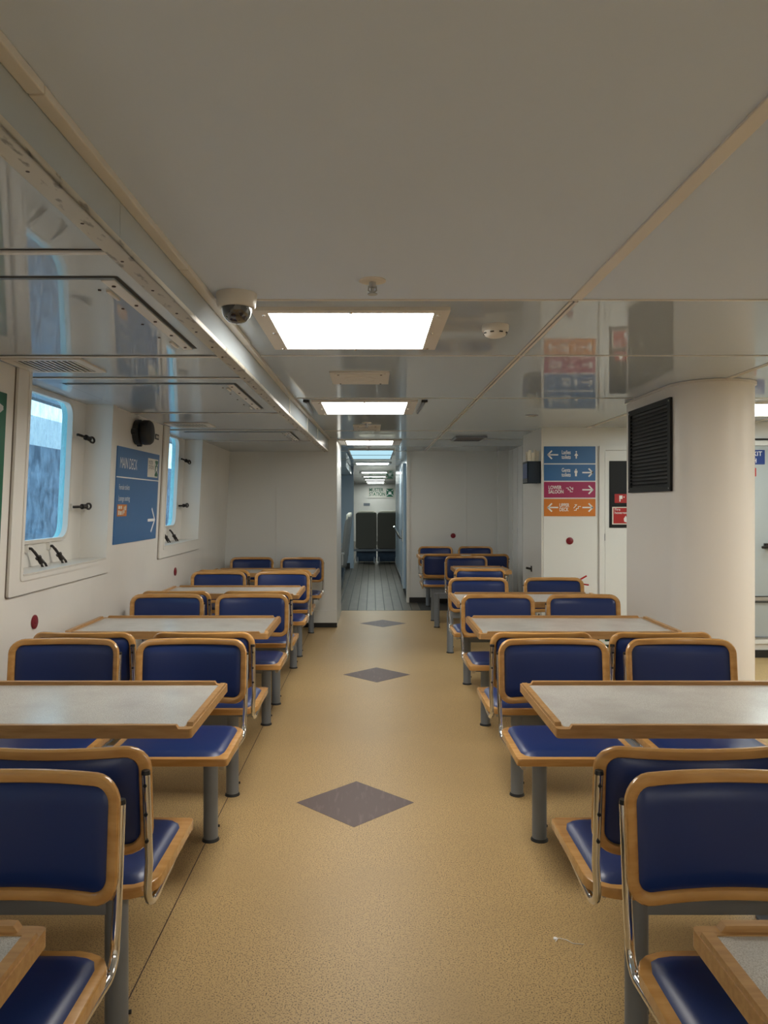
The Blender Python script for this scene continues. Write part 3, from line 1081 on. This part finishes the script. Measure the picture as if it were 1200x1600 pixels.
obj('flame', bm, M['white'], t)

# blue EXIT sign on the far right door
t = thing('exit_sign', 'navy blue EXIT sign on the grey door behind the cream pillar', 'sign', (3.55, 7.188, 1.875))
bm = new(); prism(bm, rrect(-.14, .12, -.068, .068, .004, 2), 0, .004, f)
obj('board', bm, M['sign_navy'], t)
text('EXIT', .06, lambda u, v, d: f(u + .095, v + .03, d + .004), M['white'], t, align='RIGHT')
text('H', .06, lambda u, v, d: f(u + .045, v - .035, d + .004), M['white'], t, align='RIGHT')
t = thing('red_tag', 'narrow red label below the EXIT sign', 'label', (3.565, 7.188, 1.735))
bm = new(); prism(bm, rrect(-.06, .025, -.04, .04, .003, 2), 0, .003, f)
obj('board', bm, M['red'], t)

# low green marker at the foot of the wall
t = thing('floor_marker', 'small green marker at the foot of the door beside the signs', 'sign', (2.29, 7.695, .045))
bm = new(); prism(bm, rrect(-.05, .06, -.028, .028, .002, 1), 0, .003, f)
obj('board', bm, M['sign_green'], t)
bm = new(); stroke(bm, [(.0, 0), (.035, 0)], .008, .003, .004, f); stroke(bm, [(.02, .014), (.035, 0), (.02, -.014)], .008, .003, .004, f)
obj('arrow', bm, M['white'], t)

# leaflet holder
t = thing('leaflet_holder', 'dark navy leaflet box on the wall corner left of the signs', 'box', (1.632, 7.87, 1.647))
bm = new()
box(bm, -.068, .068, -.12, -.112, 0, .222)
box(bm, -.068, -.062, -.12, .12, 0, .222)
box(bm, .062, .068, -.12, .12, 0, .222)
box(bm, -.068, .068, .112, .12, 0, .222)
box(bm, -.068, .068, -.12, .12, 0, .006)
obj('box', bm, M['navy_box'], t)
bm = new(); box(bm, -.0695, -.068, -.11, .11, .05, .2)
obj('label_panel', bm, M['sign_navy'], t)
LF = ((-.022, -.095, -5, .30, 'leaning furthest left at the front'), (-.012, -.05, -3, .33, 'second from the left, upright'), (.0, -.09, -1, .30, 'short, near the middle'),
      (.012, -.04, 2, .335, 'tallest, near the middle'), (.022, -.08, 4, .32, 'at the right against the wall'), (-.018, .05, -4, .32, 'at the back left'))
for x, y, a, h_, q in LF:
    bm = new()
    box(bm, -.015, .015, -.003, .003, 0, h_)
    lf = tag(obj('leaflet', bm, M['paper']), 'cream leaflet in the navy box, ' + q, 'leaflet', 'cream leaflets in the navy box')
    lf.location = (1.632 + x, 7.87 + y, 1.656)
    lf.rotation_euler = (0, R(a), R(a * 1.5))

# black hook on the wall corner
t = thing('wall_hook', 'small black hook on the wall corner behind the right-hand chairs', 'hook', (1.70, 8.2, .745))
bm = new(); box(bm, -.008, 0, -.02, .02, -.03, .03); cyl(bm, (-.008, 0, 0), (-.06, 0, .01), .012, n=10)
obj('hook', bm, M['black'], t)

# wall sockets low on the side of the block
for y in (7.80, 8.02):
    t = thing('wall_socket', 'small white socket box low on the wall below the leaflet box, the ' + ('nearer' if y < 7.9 else 'farther') + ' of two', 'socket', (1.70, y, .33), 0, 'white sockets low on the wall')
    bm = new(); box(bm, -.04, 0, -.045, .045, -.04, .04, bev=.005)
    obj('box', bm, M['white_plastic'], t)
    bm = new(); box(bm, -.025, -.015, -.047, -.045, -.02, .0)
    obj('opening', bm, M['black'], t)

# fire extinguisher on the floor
t = thing('fire_extinguisher', 'red fire extinguisher with red handles beside the wall of signs', 'extinguisher', (1.985, 7.55, 0))
bm = new(); lathe(bm, [(0, 0), (.072, 0), (.078, .01), (.078, .53), (.07, .575), (.045, .605), (.02, .615), (0, .615)], 24)
obj('cylinder', bm, M['red'], t, smooth=True)
bm = new(); cyl(bm, (0, 0, .61), (0, 0, .665), .017, n=12)
obj('valve', bm, M['steel'], t)
bm = new(); tube(bm, [(0, 0, .66), (.04, -.02, .69), (.11, -.04, .735)], .009, 6); tube(bm, [(0, 0, .65), (.05, -.02, .655), (.13, -.04, .645)], .008, 6)
obj('handle', bm, M['red'], t)
bm = new(); tube(bm, [(0, 0, .64), (-.05, .0, .66), (-.095, 0, .55), (-.095, 0, .25), (-.09, 0, .18)], .010, 8)
obj('hose', bm, M['black'], t)

# ------------------------------------------------------------------ louvre on the pillar
t = thing('louvre_panel', 'black slatted louvre on the side of the cream pillar', 'vent', (PX0, 5.29, 1.82))
f = lambda u, v, d: (-d, u, v)
bm = new(); ring(bm, rrect(-.40, .40, -.30, .30, .004, 2), rrect(-.355, .355, -.262, .262, .003, 2), 0, .016, f)
obj('frame', bm, M['louvre'], t)
bm = new(); prism(bm, rrect(-.36, .36, -.265, .265, .003, 2), 0, .002, f)
obj('backing', bm, M['black'], t)
n = 20
for i in range(n):
    z = -.255 + .51 * (i + .5) / n
    bm = new()
    box(bm, .002, .014, -.355, .355, z - .002, z + .002, lambda x, y, z_: (-x, y, z_ - (x - .002) * .9))
    obj('slat', bm, M['louvre'], t)
for u in (-.38, .38):
    for v in (-.28, .28):
        bm = new(); cyl(bm, f(u, v, .016), f(u, v, .019), .006, n=8)
        obj('screw', bm, M['steel'], t)

# ------------------------------------------------------------------ lights in the ceiling
def ceiling_light(cx, cy, w_, l_, label, m='lamp_warm', fr=.062, tilt=0, detail=True):
    t = thing('ceiling_light', label, 'light', (cx, cy, CZ), 0, 'recessed ceiling lights')
    f = lambda u, v, d: (u, v, -d)
    bm = new(); ring(bm, rrect(-w_ / 2 - fr, w_ / 2 + fr, -l_ / 2 - .045, l_ / 2 + .02, .004, 2), rrect(-w_ / 2, w_ / 2, -l_ / 2, l_ / 2, .004, 2), 0, .014, f)
    obj('frame', bm, M['strip'], t)
    bm = new(); prism(bm, rrect(-w_ / 2, w_ / 2, -l_ / 2, l_ / 2, .004, 2), .004, .010, f)
    obj('diffuser', bm, M[m], t)
    if detail:
        for sx in (-1, 1):
            for v in (-l_ / 2 + .03, 0, l_ / 2 - .01):
                bm = new(); lathe(bm, [(0, 0), (.008, 0), (.006, -.005), (0, -.006)], 8, Matrix.Translation((sx * (w_ / 2 + .02), v, -.014)))
                obj('screw', bm, M['chrome'], t)
        for v in (-l_ / 2 - .01, l_ / 2 + .01):
            bm = new(); lathe(bm, [(0, 0), (.008, 0), (.006, -.005), (0, -.006)], 8, Matrix.Translation((0, v, -.014)))
            obj('screw', bm, M['chrome'], t)
    return t
ceiling_light(-.085, 3.38, .655, .70, 'bright warm ceiling light with screwed cream frame, nearest in view')
ceiling_light(-.06, 6.08, .64, .76, 'bright ceiling light, second along the aisle', 'lamp_second', fr=.075)
ceiling_light(-.035, 9.53, .57, .66, 'bright ceiling light at the doorway to the hall', 'lamp_third', fr=.1)
ceiling_light(-.0, 14.5, .60, .62, 'narrow bright light in the hall ceiling, first beyond the doorway', 'lamp_cool')
ceiling_light(.04, 18.7, .60, .62, 'narrow bright light in the hall ceiling above the dark seats', 'lamp_cool', detail=False)
ceiling_light(.06, 21.6, .60, .40, 'narrow bright light in the hall ceiling, third beyond the doorway', 'lamp_cool', detail=False)
ceiling_light(.08, 24.2, .60, .40, 'narrow bright light in the hall ceiling, fourth beyond the doorway', 'lamp_cool', detail=False)
ceiling_light(.10, 26.6, .60, .40, 'narrow bright light in the hall ceiling, farthest but one', 'lamp_cool', detail=False)
ceiling_light(.12, 28.6, .60, .40, 'narrow bright light in the hall ceiling, farthest', 'lamp_cool', detail=False)
t = ceiling_light(-.015, 11.9, .62, 2.1, 'long pale blue glow standing in for a reflection in the ceiling just beyond the doorway', 'reflection_blue', fr=.02, detail=False)  # glowing panel added as the ceiling's blue reflection, not a lamp
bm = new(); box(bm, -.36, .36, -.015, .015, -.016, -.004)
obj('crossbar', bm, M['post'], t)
# out of view; the aisle one behind the viewpoint is added to brighten the ceiling
ceiling_light(3.15, 6.2, .64, .76, 'bright ceiling light half hidden behind the cream pillar', 'lamp_cool')
for x, y, q in ((-.085, -1.6, 'added behind the viewpoint over the aisle to brighten the near ceiling'), (3.2, 3.1, 'right of the view beside the pillar'), (2.95, -1.6, 'behind the viewpoint to the right'), (4.4, 4.4, 'far to the right of the view')):
    ceiling_light(x, y, .655, .70, 'recessed ceiling light outside the picture, ' + q, detail=False)
for x, y, q in ((-1.3, 12, 'left side, nearest'), (-1.3, 19, 'left side, middle'), (-1.3, 25, 'left side, farthest'), (2.6, 20, 'right side, nearer'), (2.6, 26, 'right side, farther')):
    ceiling_light(x, y, .8, .8, 'square hall ceiling light out of view, ' + q, 'lamp_dim', detail=False)

# ------------------------------------------------------------------ small ceiling fittings
def cam_dome():
    t = thing('dome_camera', 'white dome security camera beside the nearest ceiling light', 'camera', (-.4955, 2.80, CZ))
    bm = new(); lathe(bm, [(0, 0), (.073, 0), (.074, -.006), (.070, -.045), (.066, -.052), (.056, -.053), (.055, -.045), (0, -.045)], 32)
    obj('housing', bm, M['white_plastic'], t, smooth=True)
    bm = new(); lathe(bm, [(.0565, -.048), (.055, -.065), (.048, -.085), (.034, -.10), (.017, -.107), (0, -.109)], 32)
    obj('dome', bm, M['dome'], t, smooth=True)
cam_dome()
def sprinkler(x, y, label, s=1):
    t = thing('sprinkler', label, 'sprinkler', (x, y, CZ), 0, 'ceiling sprinklers')
    bm = new(); lathe(bm, [(0, 0), (.046 * s, 0), (.046 * s, -.004), (.03 * s, -.007), (0, -.007)], 24)
    obj('escutcheon', bm, M['strip'], t, smooth=True)
    bm = new(); lathe(bm, [(0, -.007), (.012, -.007), (.012, -.025), (.006, -.028), (.006, -.04), (0, -.04)], 12)
    tube(bm, [(-.012, 0, -.02), (-.014, 0, -.035), (0, 0, -.046)], .003, 6)
    tube(bm, [(.012, 0, -.02), (.014, 0, -.035), (0, 0, -.046)], .003, 6)
    obj('body', bm, M['steel'], t, smooth=True)
    bm = new(); lathe(bm, [(0, -.046), (.017, -.046), (.017, -.049), (0, -.049)], 12)
    obj('deflector', bm, M['steel'], t)
sprinkler(0, 2.63, 'chrome sprinkler in front of the nearest ceiling light')
sprinkler(-.055, 7.25, 'chrome sprinkler beyond the second ceiling light')
sprinkler(-.06, 10.35, 'chrome sprinkler between the doorway light and the blue reflection')
t = thing('smoke_detector', 'white smoke detector to the right of the nearest ceiling light', 'detector', (.528, 3.30, CZ))
bm = new(); lathe(bm, [(0, 0), (.058, 0), (.058, -.018), (.055, -.024), (0, -.024)], 28)
obj('base', bm, M['white_plastic'], t, smooth=True)
bm = new(); lathe(bm, [(.05, -.022), (.05, -.032), (.043, -.044), (.03, -.05), (0, -.052)], 28)
obj('cover', bm, M['white_plastic'], t, smooth=True)
for a in range(0, 360, 45):
    bm = new(); box(bm, .0465, .0515, -.008, .008, -.037, -.032)
    o = obj('slot', bm, M['black'], t, rot=(0, 0, R(a + 20)))
def plate(x0, x1, y0, y1, label):
    cx, cy = (x0 + x1) / 2, (y0 + y1) / 2
    t = thing('access_plate', label, 'plate', (cx, cy, CZ), 0, 'ceiling access plates')
    f = lambda u, v, d: (u, v, -d)
    a, b = (x1 - x0) / 2, (y1 - y0) / 2
    bm = new(); ring(bm, rrect(-a, a, -b, b, .004, 2), rrect(-a + .025, a - .025, -b + .025, b - .025, .004, 2), 0, .01, f)
    obj('frame', bm, M['strip'], t)
    bm = new(); prism(bm, rrect(-a + .025, a - .025, -b + .025, b - .025, .004, 2), 0, .014, f)
    obj('cover', bm, M['strip'], t)
    bm = new(); ring(bm, [(a * .55 * math.cos(2 * PI * i / 24), b * .5 * math.sin(2 * PI * i / 24)) for i in range(24)], [(a * .5 * math.cos(2 * PI * i / 24), b * .42 * math.sin(2 * PI * i / 24)) for i in range(24)], .013, .016, f)
    obj('rib', bm, M['strip'], t)
    for u in (-a + .05, a - .05):
        for v in (-b + .05, b - .05):
            bm = new(); cyl(bm, f(u, v, .014), f(u, v, .017), .006, n=8)
            obj('screw', bm, M['brown_dark'], t)
plate(-.25, .10, 4.43, 4.86, 'cream screwed access plate between the first and second ceiling lights')
plate(-.19, .08, 7.45, 7.95, 'cream access plate beyond the second ceiling light')
def batten(x, y0, y1, dx, label):
    t = thing('ceiling_bracket', label, 'bracket', (x, y0, CZ), 0, 'dark brackets beside the second light')
    bm = new(); box(bm, -.022, .022, 0, .05, -.016, 0)
    obj('mount', bm, M['black'], t)
    bm = new(); tube(bm, [(0, .02, -.012), (-.004, .3, -.012), (-.008, y1 - y0, -.012)], .011, 8)
    obj('bar', bm, M['post'], t)
batten(.385, 5.66, 6.38, 0, 'slim dark bracket on the ceiling right of the second light')
batten(-.49, 5.66, 6.38, 0, 'slim dark bracket on the ceiling left of the second light')
t = thing('unlit_fitting', 'unlit brown slotted fitting on the ceiling in front of the far bulkhead', 'fitting', (1.13, 8.95, CZ))
f = lambda u, v, d: (u, v, -d)
bm = new(); ring(bm, rrect(-.19, .17, -.26, .26, .01, 2), rrect(-.165, .145, -.235, .235, .006, 2), 0, .018, f)
obj('frame', bm, M['post'], t)
bm = new(); prism(bm, rrect(-.165, .145, -.235, .235, .006, 2), 0, .01, f)
obj('panel', bm, M['brown_dark'], t)
t = thing('downlight', 'small round chrome downlight on the ceiling in front of the sign wall', 'light', (1.375, 6.62, CZ))
bm = new(); lathe(bm, [(.055, 0), (.055, -.006), (.04, -.009), (.034, -.004), (.034, 0)], 24)
obj('ring', bm, M['steel'], t, smooth=True)
bm = new(); lathe(bm, [(0, -.006), (.02, -.006), (.034, -.001), (.034, 0)], 20)
obj('lens', bm, M['white'], t, smooth=True)

# ------------------------------------------------------------------ muster sign and seats in the hall
t = thing('muster_sign', 'white MUSTER STATION C sign with green square high at the end of the hall', 'sign', (.33, 29.38, 1.86))
f = lambda u, v, d: (u, -d, v)
bm = new(); prism(bm, rrect(-.50, .50, -.20, .20, .01, 2), 0, .01, f)
obj('board', bm, M['white_plastic'], t)
text('MUSTER\nSTATION C', .19, lambda u, v, d: f(u - .46, v + .02, d + .01), M['sign_green'], t, xs=.78, bold=.004)
bm = new(); prism(bm, rrect(.20, .47, -.155, .155, .004, 2), .01, .012, f)
obj('green_square', bm, M['sign_green'], t)
bm = new(); muster_pic(bm, .335, 0, .30, f, .012, .014)
obj('pictogram', bm, M['white'], t)
t = thing('grey_plate', 'small grey plate on the hall end wall above the dark seats', 'plate', (-.22, 29.39, 1.41))
bm = new(); prism(bm, rrect(-.12, .12, -.05, .05, .005, 2), 0, .01, f)
obj('plate', bm, M['post'], t)

def recliner(label, loc, rotz, m='seat_back', group='hall seats'):
    """high-backed saloon seat; local +y is where the sitter faces"""
    t = thing('hall_chair', label, 'seat', loc, rotz, group)
    f = lambda u, v, d: (u, d + (.12 - .10 * v / .9) * 0 - .12 * (v / .9), v)
    bm = new(); prism(bm, rrect(-.245, .245, .36, 1.22, .05, 4), -.02, .03, lambda u, v, d: (u, d - .10 * (v - .36), v))
    obj('shell', bm, M[m], t, smooth=True)
    bm = new(); padgrid(bm, .225, .40, .05, .05, lambda u, v, d: (u, .03 + d - .10 * (v + .42), v + .80))
    obj('back_cushion', bm, M['grey_fabric'], t, smooth=True)
    bm = new(); prism(bm, rrect(-.20, .20, 1.16, 1.26, .03, 3), .0, .06, lambda u, v, d: (u, d - .10 * (v - .36), v))
    obj('headrest', bm, M['paper'], t)
    bm = new(); prism(bm, rrect(-.23, .23, .0, .46, .03, 3), .36, .45, lambda u, v, d: (u, v, d))
    obj('seat_cushion', bm, M['grey_fabric'], t)
    for s in (-1, 1):
        bm = new(); box(bm, s * .232 - .015, s * .232 + .015, .0, .36, .58, .615, bev=.006); box(bm, s * .232 - .01, s * .232 + .01, .02, .05, .40, .58)
        obj('armrest', bm, M['steel'], t)
        bm = new(); tube(bm, [(s * .2, .36, .015), (s * .2, .05, .015), (s * .2, .10, .36)], .015, 8)
        obj('leg', bm, M['steel'], t)
    bm = new(); box(bm, -.235, .235, .06, .40, .05, .345)
    obj('base_panel', bm, M['hull'], t)
    return t
sA = recliner('dark high-backed hall seat seen from behind, left of the pair', (-.155, 18.45, 0), 0)
dup(sA, (.36, 18.45, 0), 0, 'dark high-backed hall seat seen from behind, right of the pair')
dup(sA, (-.135, 19.5, 0), 0, 'pale-topped hall seat in the row behind the dark pair, left')
dup(sA, (.38, 19.5, 0), 0, 'pale-topped hall seat in the row behind the dark pair, right')
bm = new(); box(bm, -.45, .62, 18.4, 18.46, .30, .35)
t = tag(obj('seat_rail', bm, M['post']), 'grey rail under the pair of dark hall seats', 'rail')
sB = recliner('grey hall seat seen from the side left of the doorway, nearest', (-.47, 13.2, 0), R(90), 'grey_fabric', 'side-on hall seats')
dup(sB, (-.49, 14.4, 0), R(90), 'grey hall seat seen from the side left of the doorway, middle', 'side-on hall seats')
dup(sB, (-.52, 15.8, 0), R(90), 'grey hall seat seen from the side, beside the blue partition', 'side-on hall seats')

# ------------------------------------------------------------------ saloon chairs
CW = .247                  # half width of the backrest
BZ0, BZ1 = .548, .832
def backmap(y0=0.105):
    # u across, v height, d forward; bowed so the sides come forward, leaning back at the top
    return lambda u, v, d: (u, y0 - .006 + d + .72 * u * u - (v - BZ0) * .10, v)
def make_chair(label):
    t = thing('saloon_chair', label, 'chair')
    bf = backmap()
    a = .0145
    bm = new()
    sweep_loop(bm, rrect(-CW + a, CW - a, BZ0 + a, BZ1 - a, .048, 6, 8), a, .0135, bf, 10)
    obj('backrest_frame', bm, M['wood'], t, smooth=True)
    bm = new()
    w2, h2 = CW - .028, (BZ1 - BZ0) / 2 - .028
    padgrid(bm, w2 + .004, h2 + .004, .034, .017, lambda u, v, d: bf(u, v + (BZ0 + BZ1) / 2, d), 16, 8, True, 6)
    obj('back_pad', bm, M['vinyl'], t, smooth=True)
    # seat board, square front corners and round rear corners
    lp = rrect(-.247, .247, .135, .585, .01, 5, 1, (.075, .014, .014, .075))
    lp = rrect(-.247, .247, .135, .585, .01, 5, 1, rs=(.085, .014, .014, .085))
    bm = new(); prism(bm, lp, .425, .453, lambda u, v, d: (u, v, d), bev=.003)
    obj('seat_board', bm, M['wood'], t, smooth=True)
    bm = new(); padgrid(bm, .222, .200, .05, .020, lambda u, v, d: (u, v + .358, .452 + d), 16, 12, False, 7)
    obj('seat_cushion', bm, M['vinyl'], t, smooth=True)
    for s in (-1, 1):
        x = s * .240
        r = .055
        top = Vector(bf(x, .765, -.024))
        low = Vector(bf(x, .53, -.02))
        pts = [tuple(top), tuple((top + low) / 2), tuple(low)]
        y_b = low.y + .0
        zc = .409 + r
        for i in range(0, 8):
            an = R(180 + 90 * i / 7)
            pts.append((x - s * .004, y_b + r + r * math.cos(an), zc + r * math.sin(an)))
        pts.append((x - s * .012, .40, .411))
        pts.append((x - s * .02, .56, .413))
        bm = new(); tube(bm, pts, .0105, 10)
        tb = obj('support_tube', bm, M['chrome'], t, smooth=True)
        bm = new(); cyl(bm, top + Vector((0, 0, -.003)), top + Vector((0, .0, .007)), .0115, .010, 10)
        obj('end_cap', bm, M['black'], tb)
        bm = new()
        for z in (.735, .66, .59):
            p = Vector(bf(x, z, -.022)) + Vector((0, -.010, 0))
            cyl(bm, p, p + Vector((0, -.004, 0)), .005, n=6)
        obj('bolts', bm, M['black'], tb)
    # small plate that bolts the seat to the bench
    bm = new(); box(bm, -.20, .20, .20, .50, .3995, .4245)
    obj('mounting_plate', bm, M['post'], t)
    return t

def make_bench(label, rows):
    """steel bench frame; rows = y offsets of its crossbeams"""
    t = thing('bench_frame', label, 'bench frame')
    xs = (-.40, .40)
    for y in rows:
        bm = new(); box(bm, xs[0], xs[1], y - .022, y + .022, .336, .3985, bev=.004)
        obj('crossbeam', bm, M['post'], t)
        for x in xs:
            bm = new(); lathe(bm, [(0, .012), (.031, .012), (.031, .395), (.028, .3985), (0, .3985)], 20, Matrix.Translation((x, y, 0)))
            p = obj('post', bm, M['post'], t, smooth=True)
            bm = new(); lathe(bm, [(0, 0), (.037, 0), (.036, .006), (.032, .012), (0, .012)], 20, Matrix.Translation((x, y, 0)))
            obj('foot', bm, M['sounder'], p, smooth=True)
            bm = new(); cyl(bm, (x + .028, y + .012, .055), (x + .036, y + .014, .055), .006, n=8)
            obj('bolt', bm, M['black'], p)
    if len(rows) > 1:
        bm = new(); box(bm, -.022, .022, rows[0] - .02, rows[-1] + .02, .362, .398)
        obj('spine', bm, M['post'], t)
    return t

def make_table(label):
    """table whose local origin is on the floor under its middle; 1.09 x 0.60"""
    t = thing('saloon_table', label, 'table')
    a, b = .545, .30
    z = .75
    f = lambda u, v, d: (u, v, d)
    e = .027
    bm = new(); ring(bm, rrect(-a, a, -b, b, .012, 3), rrect(-a + e, a - e, -b + e, b - e, .006, 3), z - .029, z, f)
    obj('edging', bm, M['wood_table'], t)
    bm = new(); prism(bm, rrect(-a + e, a - e, -b + e, b - e, .006, 3), z - .026, z - .002, f)
    obj('top', bm, M['laminate'], t)
    # fiddle rails, stopping short of the corners
    for s in (-1, 1):
        bm = new(); prism(bm, [(-a + .040, z - .001), (-a + .048, z + .011), (a - .048, z + .011), (a - .040, z - .001)], s * (b - .020), s * (b - .002), lambda u, v, d: (u, d, v))
        obj('fiddle_rail', bm, M['wood_table'], t)
        bm = new(); prism(bm, [(-b + .030, z - .001), (-b + .038, z + .011), (b - .038, z + .011), (b - .030, z - .001)], s * (a - .021), s * (a - .002), lambda u, v, d: (d, u, v))
        obj('fiddle_rail', bm, M['wood_table'], t)
    return t
def pedestal(t, x):
    bm = new(); lathe(bm, [(0, .0), (.08, 0), (.08, .010), (.045, .022), (.038, .03), (.038, .66), (.06, .70), (.13, .712), (0, .712)], 24, Matrix.Translation((x, 0, 0)))
    obj('pedestal', bm, M['post'], t, smooth=True)

chair0 = make_chair('x')
bench_double0 = make_bench('x', (-.26, .25))
bench_single0 = make_bench('x', (-.0,))
table0 = make_table('x')
tableL = dup(table0, (0, 0, 0), 0, 'x'); pedestal(tableL, -.30)
tableR = dup(table0, (0, 0, 0), 0, 'x'); pedestal(tableR, .30)
used = {}
def place(proto, loc, rz, label, group):
    if proto.name not in used:
        used[proto.name] = 1
        proto.location = loc
        proto.rotation_euler = (0, 0, rz)
        proto['label'] = label
        proto['group'] = group
        return proto
    return dup(proto, loc, rz, label, group)

ORD = ['nearest', 'second', 'third', 'fourth', 'fifth']
TO_CAM, AWAY = PI, 0
def chair(x, c, away, label, group):
    place(chair0, (x, c, 0), AWAY if away else TO_CAM, label, group)

XA, XB = .808, 1.378      # aisle-side and outer chairs
# ---- left side: five tables, four double benches and one single
for k in range(4):
    c = 1.83 + 1.72 * k
    for x, where in ((-XA, 'aisle end'), (-XB, 'window end')):
        chair(x, c, False, 'blue chair facing the camera, %s, far side of the %s table on the left' % (where, ORD[k]), 'blue saloon chairs left of the aisle')
        chair(x, c, True, 'blue chair facing away, %s, near side of the %s table on the left' % (where, ORD[k + 1]), 'blue saloon chairs left of the aisle')
    place(bench_double0, (-1.093, c, 0), 0, 'grey steel bench frame carrying back-to-back chairs, left, between %s and %s table' % (ORD[k], ORD[k + 1]), 'bench frames left of the aisle')
c = 8.83
for x, where in ((-XA + .01, 'aisle end'), (-XB + .01, 'window end')):
    chair(x, c, False, 'blue chair facing the camera, %s, last on the left against the bulkhead' % where, 'blue saloon chairs left of the aisle')
place(bench_single0, (-1.085, c - .27, 0), 0, 'grey bench frame under the last pair of chairs on the left', 'bench frames left of the aisle')
for k in range(5):
    y = .93 + 1.72 * k + (0 if k else .025)
    x = -1.10 if k else -1.075
    place(tableL, (x, y, 0), 0, 'grey-topped wooden-edged table, %s along the left side' % ORD[k], 'saloon tables left of the aisle')
# ---- right side
for k in range(2):
    c = 1.83 + 1.72 * k
    for x, where in ((XA, 'aisle end'), (XB, 'outer end')):
        chair(x, c, False, 'blue chair facing the camera, %s, far side of the %s table on the right' % (where, ORD[k]), 'blue saloon chairs right of the aisle')
        chair(x, c, True, 'blue chair facing away, %s, near side of the %s table on the right' % (where, ORD[k + 1]), 'blue saloon chairs right of the aisle')
    place(bench_double0, (1.115, c, 0), 0, 'grey steel bench frame carrying back-to-back chairs, right, between %s and %s table' % (ORD[k], ORD[k + 1]), 'bench frames right of the aisle')
for k in range(3):
    y = .93 + 1.72 * k + (0 if k else .025)
    place(tableR, (1.11 if k else 1.065, y, 0), 0, 'grey-topped wooden-edged table, %s along the right side' % ORD[k], 'saloon tables right of the aisle')
for x, where in ((XA + .03, 'aisle end'), (XB + .03, 'outer end')):
    chair(x, 5.25, False, 'blue chair facing the camera, %s, far side of the third table on the right' % where, 'blue saloon chairs right of the aisle')
    chair(x + .03 + (.05 if x > 1 else 0), 6.42, False, 'blue chair facing the camera, %s, far side of the fourth table on the right' % where, 'blue saloon chairs right of the aisle')
place(bench_single0, (1.135, 5.0, 0), 0, 'grey bench frame beneath the chairs behind the third right-hand table', 'bench frames right of the aisle')
place(bench_single0, (1.155, 6.13, 0), 0, 'grey bench frame beneath the chairs behind the fourth right-hand table', 'bench frames right of the aisle')
place(tableR, (1.13, 5.60, 0), 0, 'grey-topped wooden-edged table, fourth along the right side', 'saloon tables right of the aisle')
chair(1.015, 7.15, True, 'single blue chair facing away, near side of the fifth right-hand table', 'blue saloon chairs right of the aisle')
place(bench_single0, (1.15, 7.42, 0), 0, 'grey bench frame beneath the single chair facing away on the right', 'bench frames right of the aisle')
small = place(tableR, (1.135, 8.10, 0), 0, 'short grey-topped table in the shade before the far chairs, fifth on the right', 'saloon tables right of the aisle')
small.scale = (.52, 1, 1)
chair(1.085, 9.02, False, 'single blue chair facing the camera, far side of the fifth right-hand table', 'blue saloon chairs right of the aisle')
for x, where in ((.847, 'aisle end'), (1.415, 'wall end')):
    chair(x, 9.22, True, 'blue chair facing away towards the far bulkhead, %s' % where, 'blue saloon chairs right of the aisle')
    chair(x + .05, 11.05, False, 'blue chair facing the camera against the far right bulkhead, %s' % where, 'blue saloon chairs right of the aisle')
place(bench_double0, (1.15, 9.20, 0), 0, 'grey steel bench frame under the far right chairs', 'bench frames right of the aisle')
place(bench_single0, (1.18, 10.78, 0), 0, 'grey bench frame under the last chairs against the far right bulkhead', 'bench frames right of the aisle')
place(tableR, (1.14, 10.15, 0), 0, 'grey-topped table hidden behind the far right chairs, sixth on the right', 'saloon tables right of the aisle')
# prototypes of the bare table are not part of the scene
for ch in list(table0.children):
    bpy.data.objects.remove(ch)
bpy.data.objects.remove(table0)
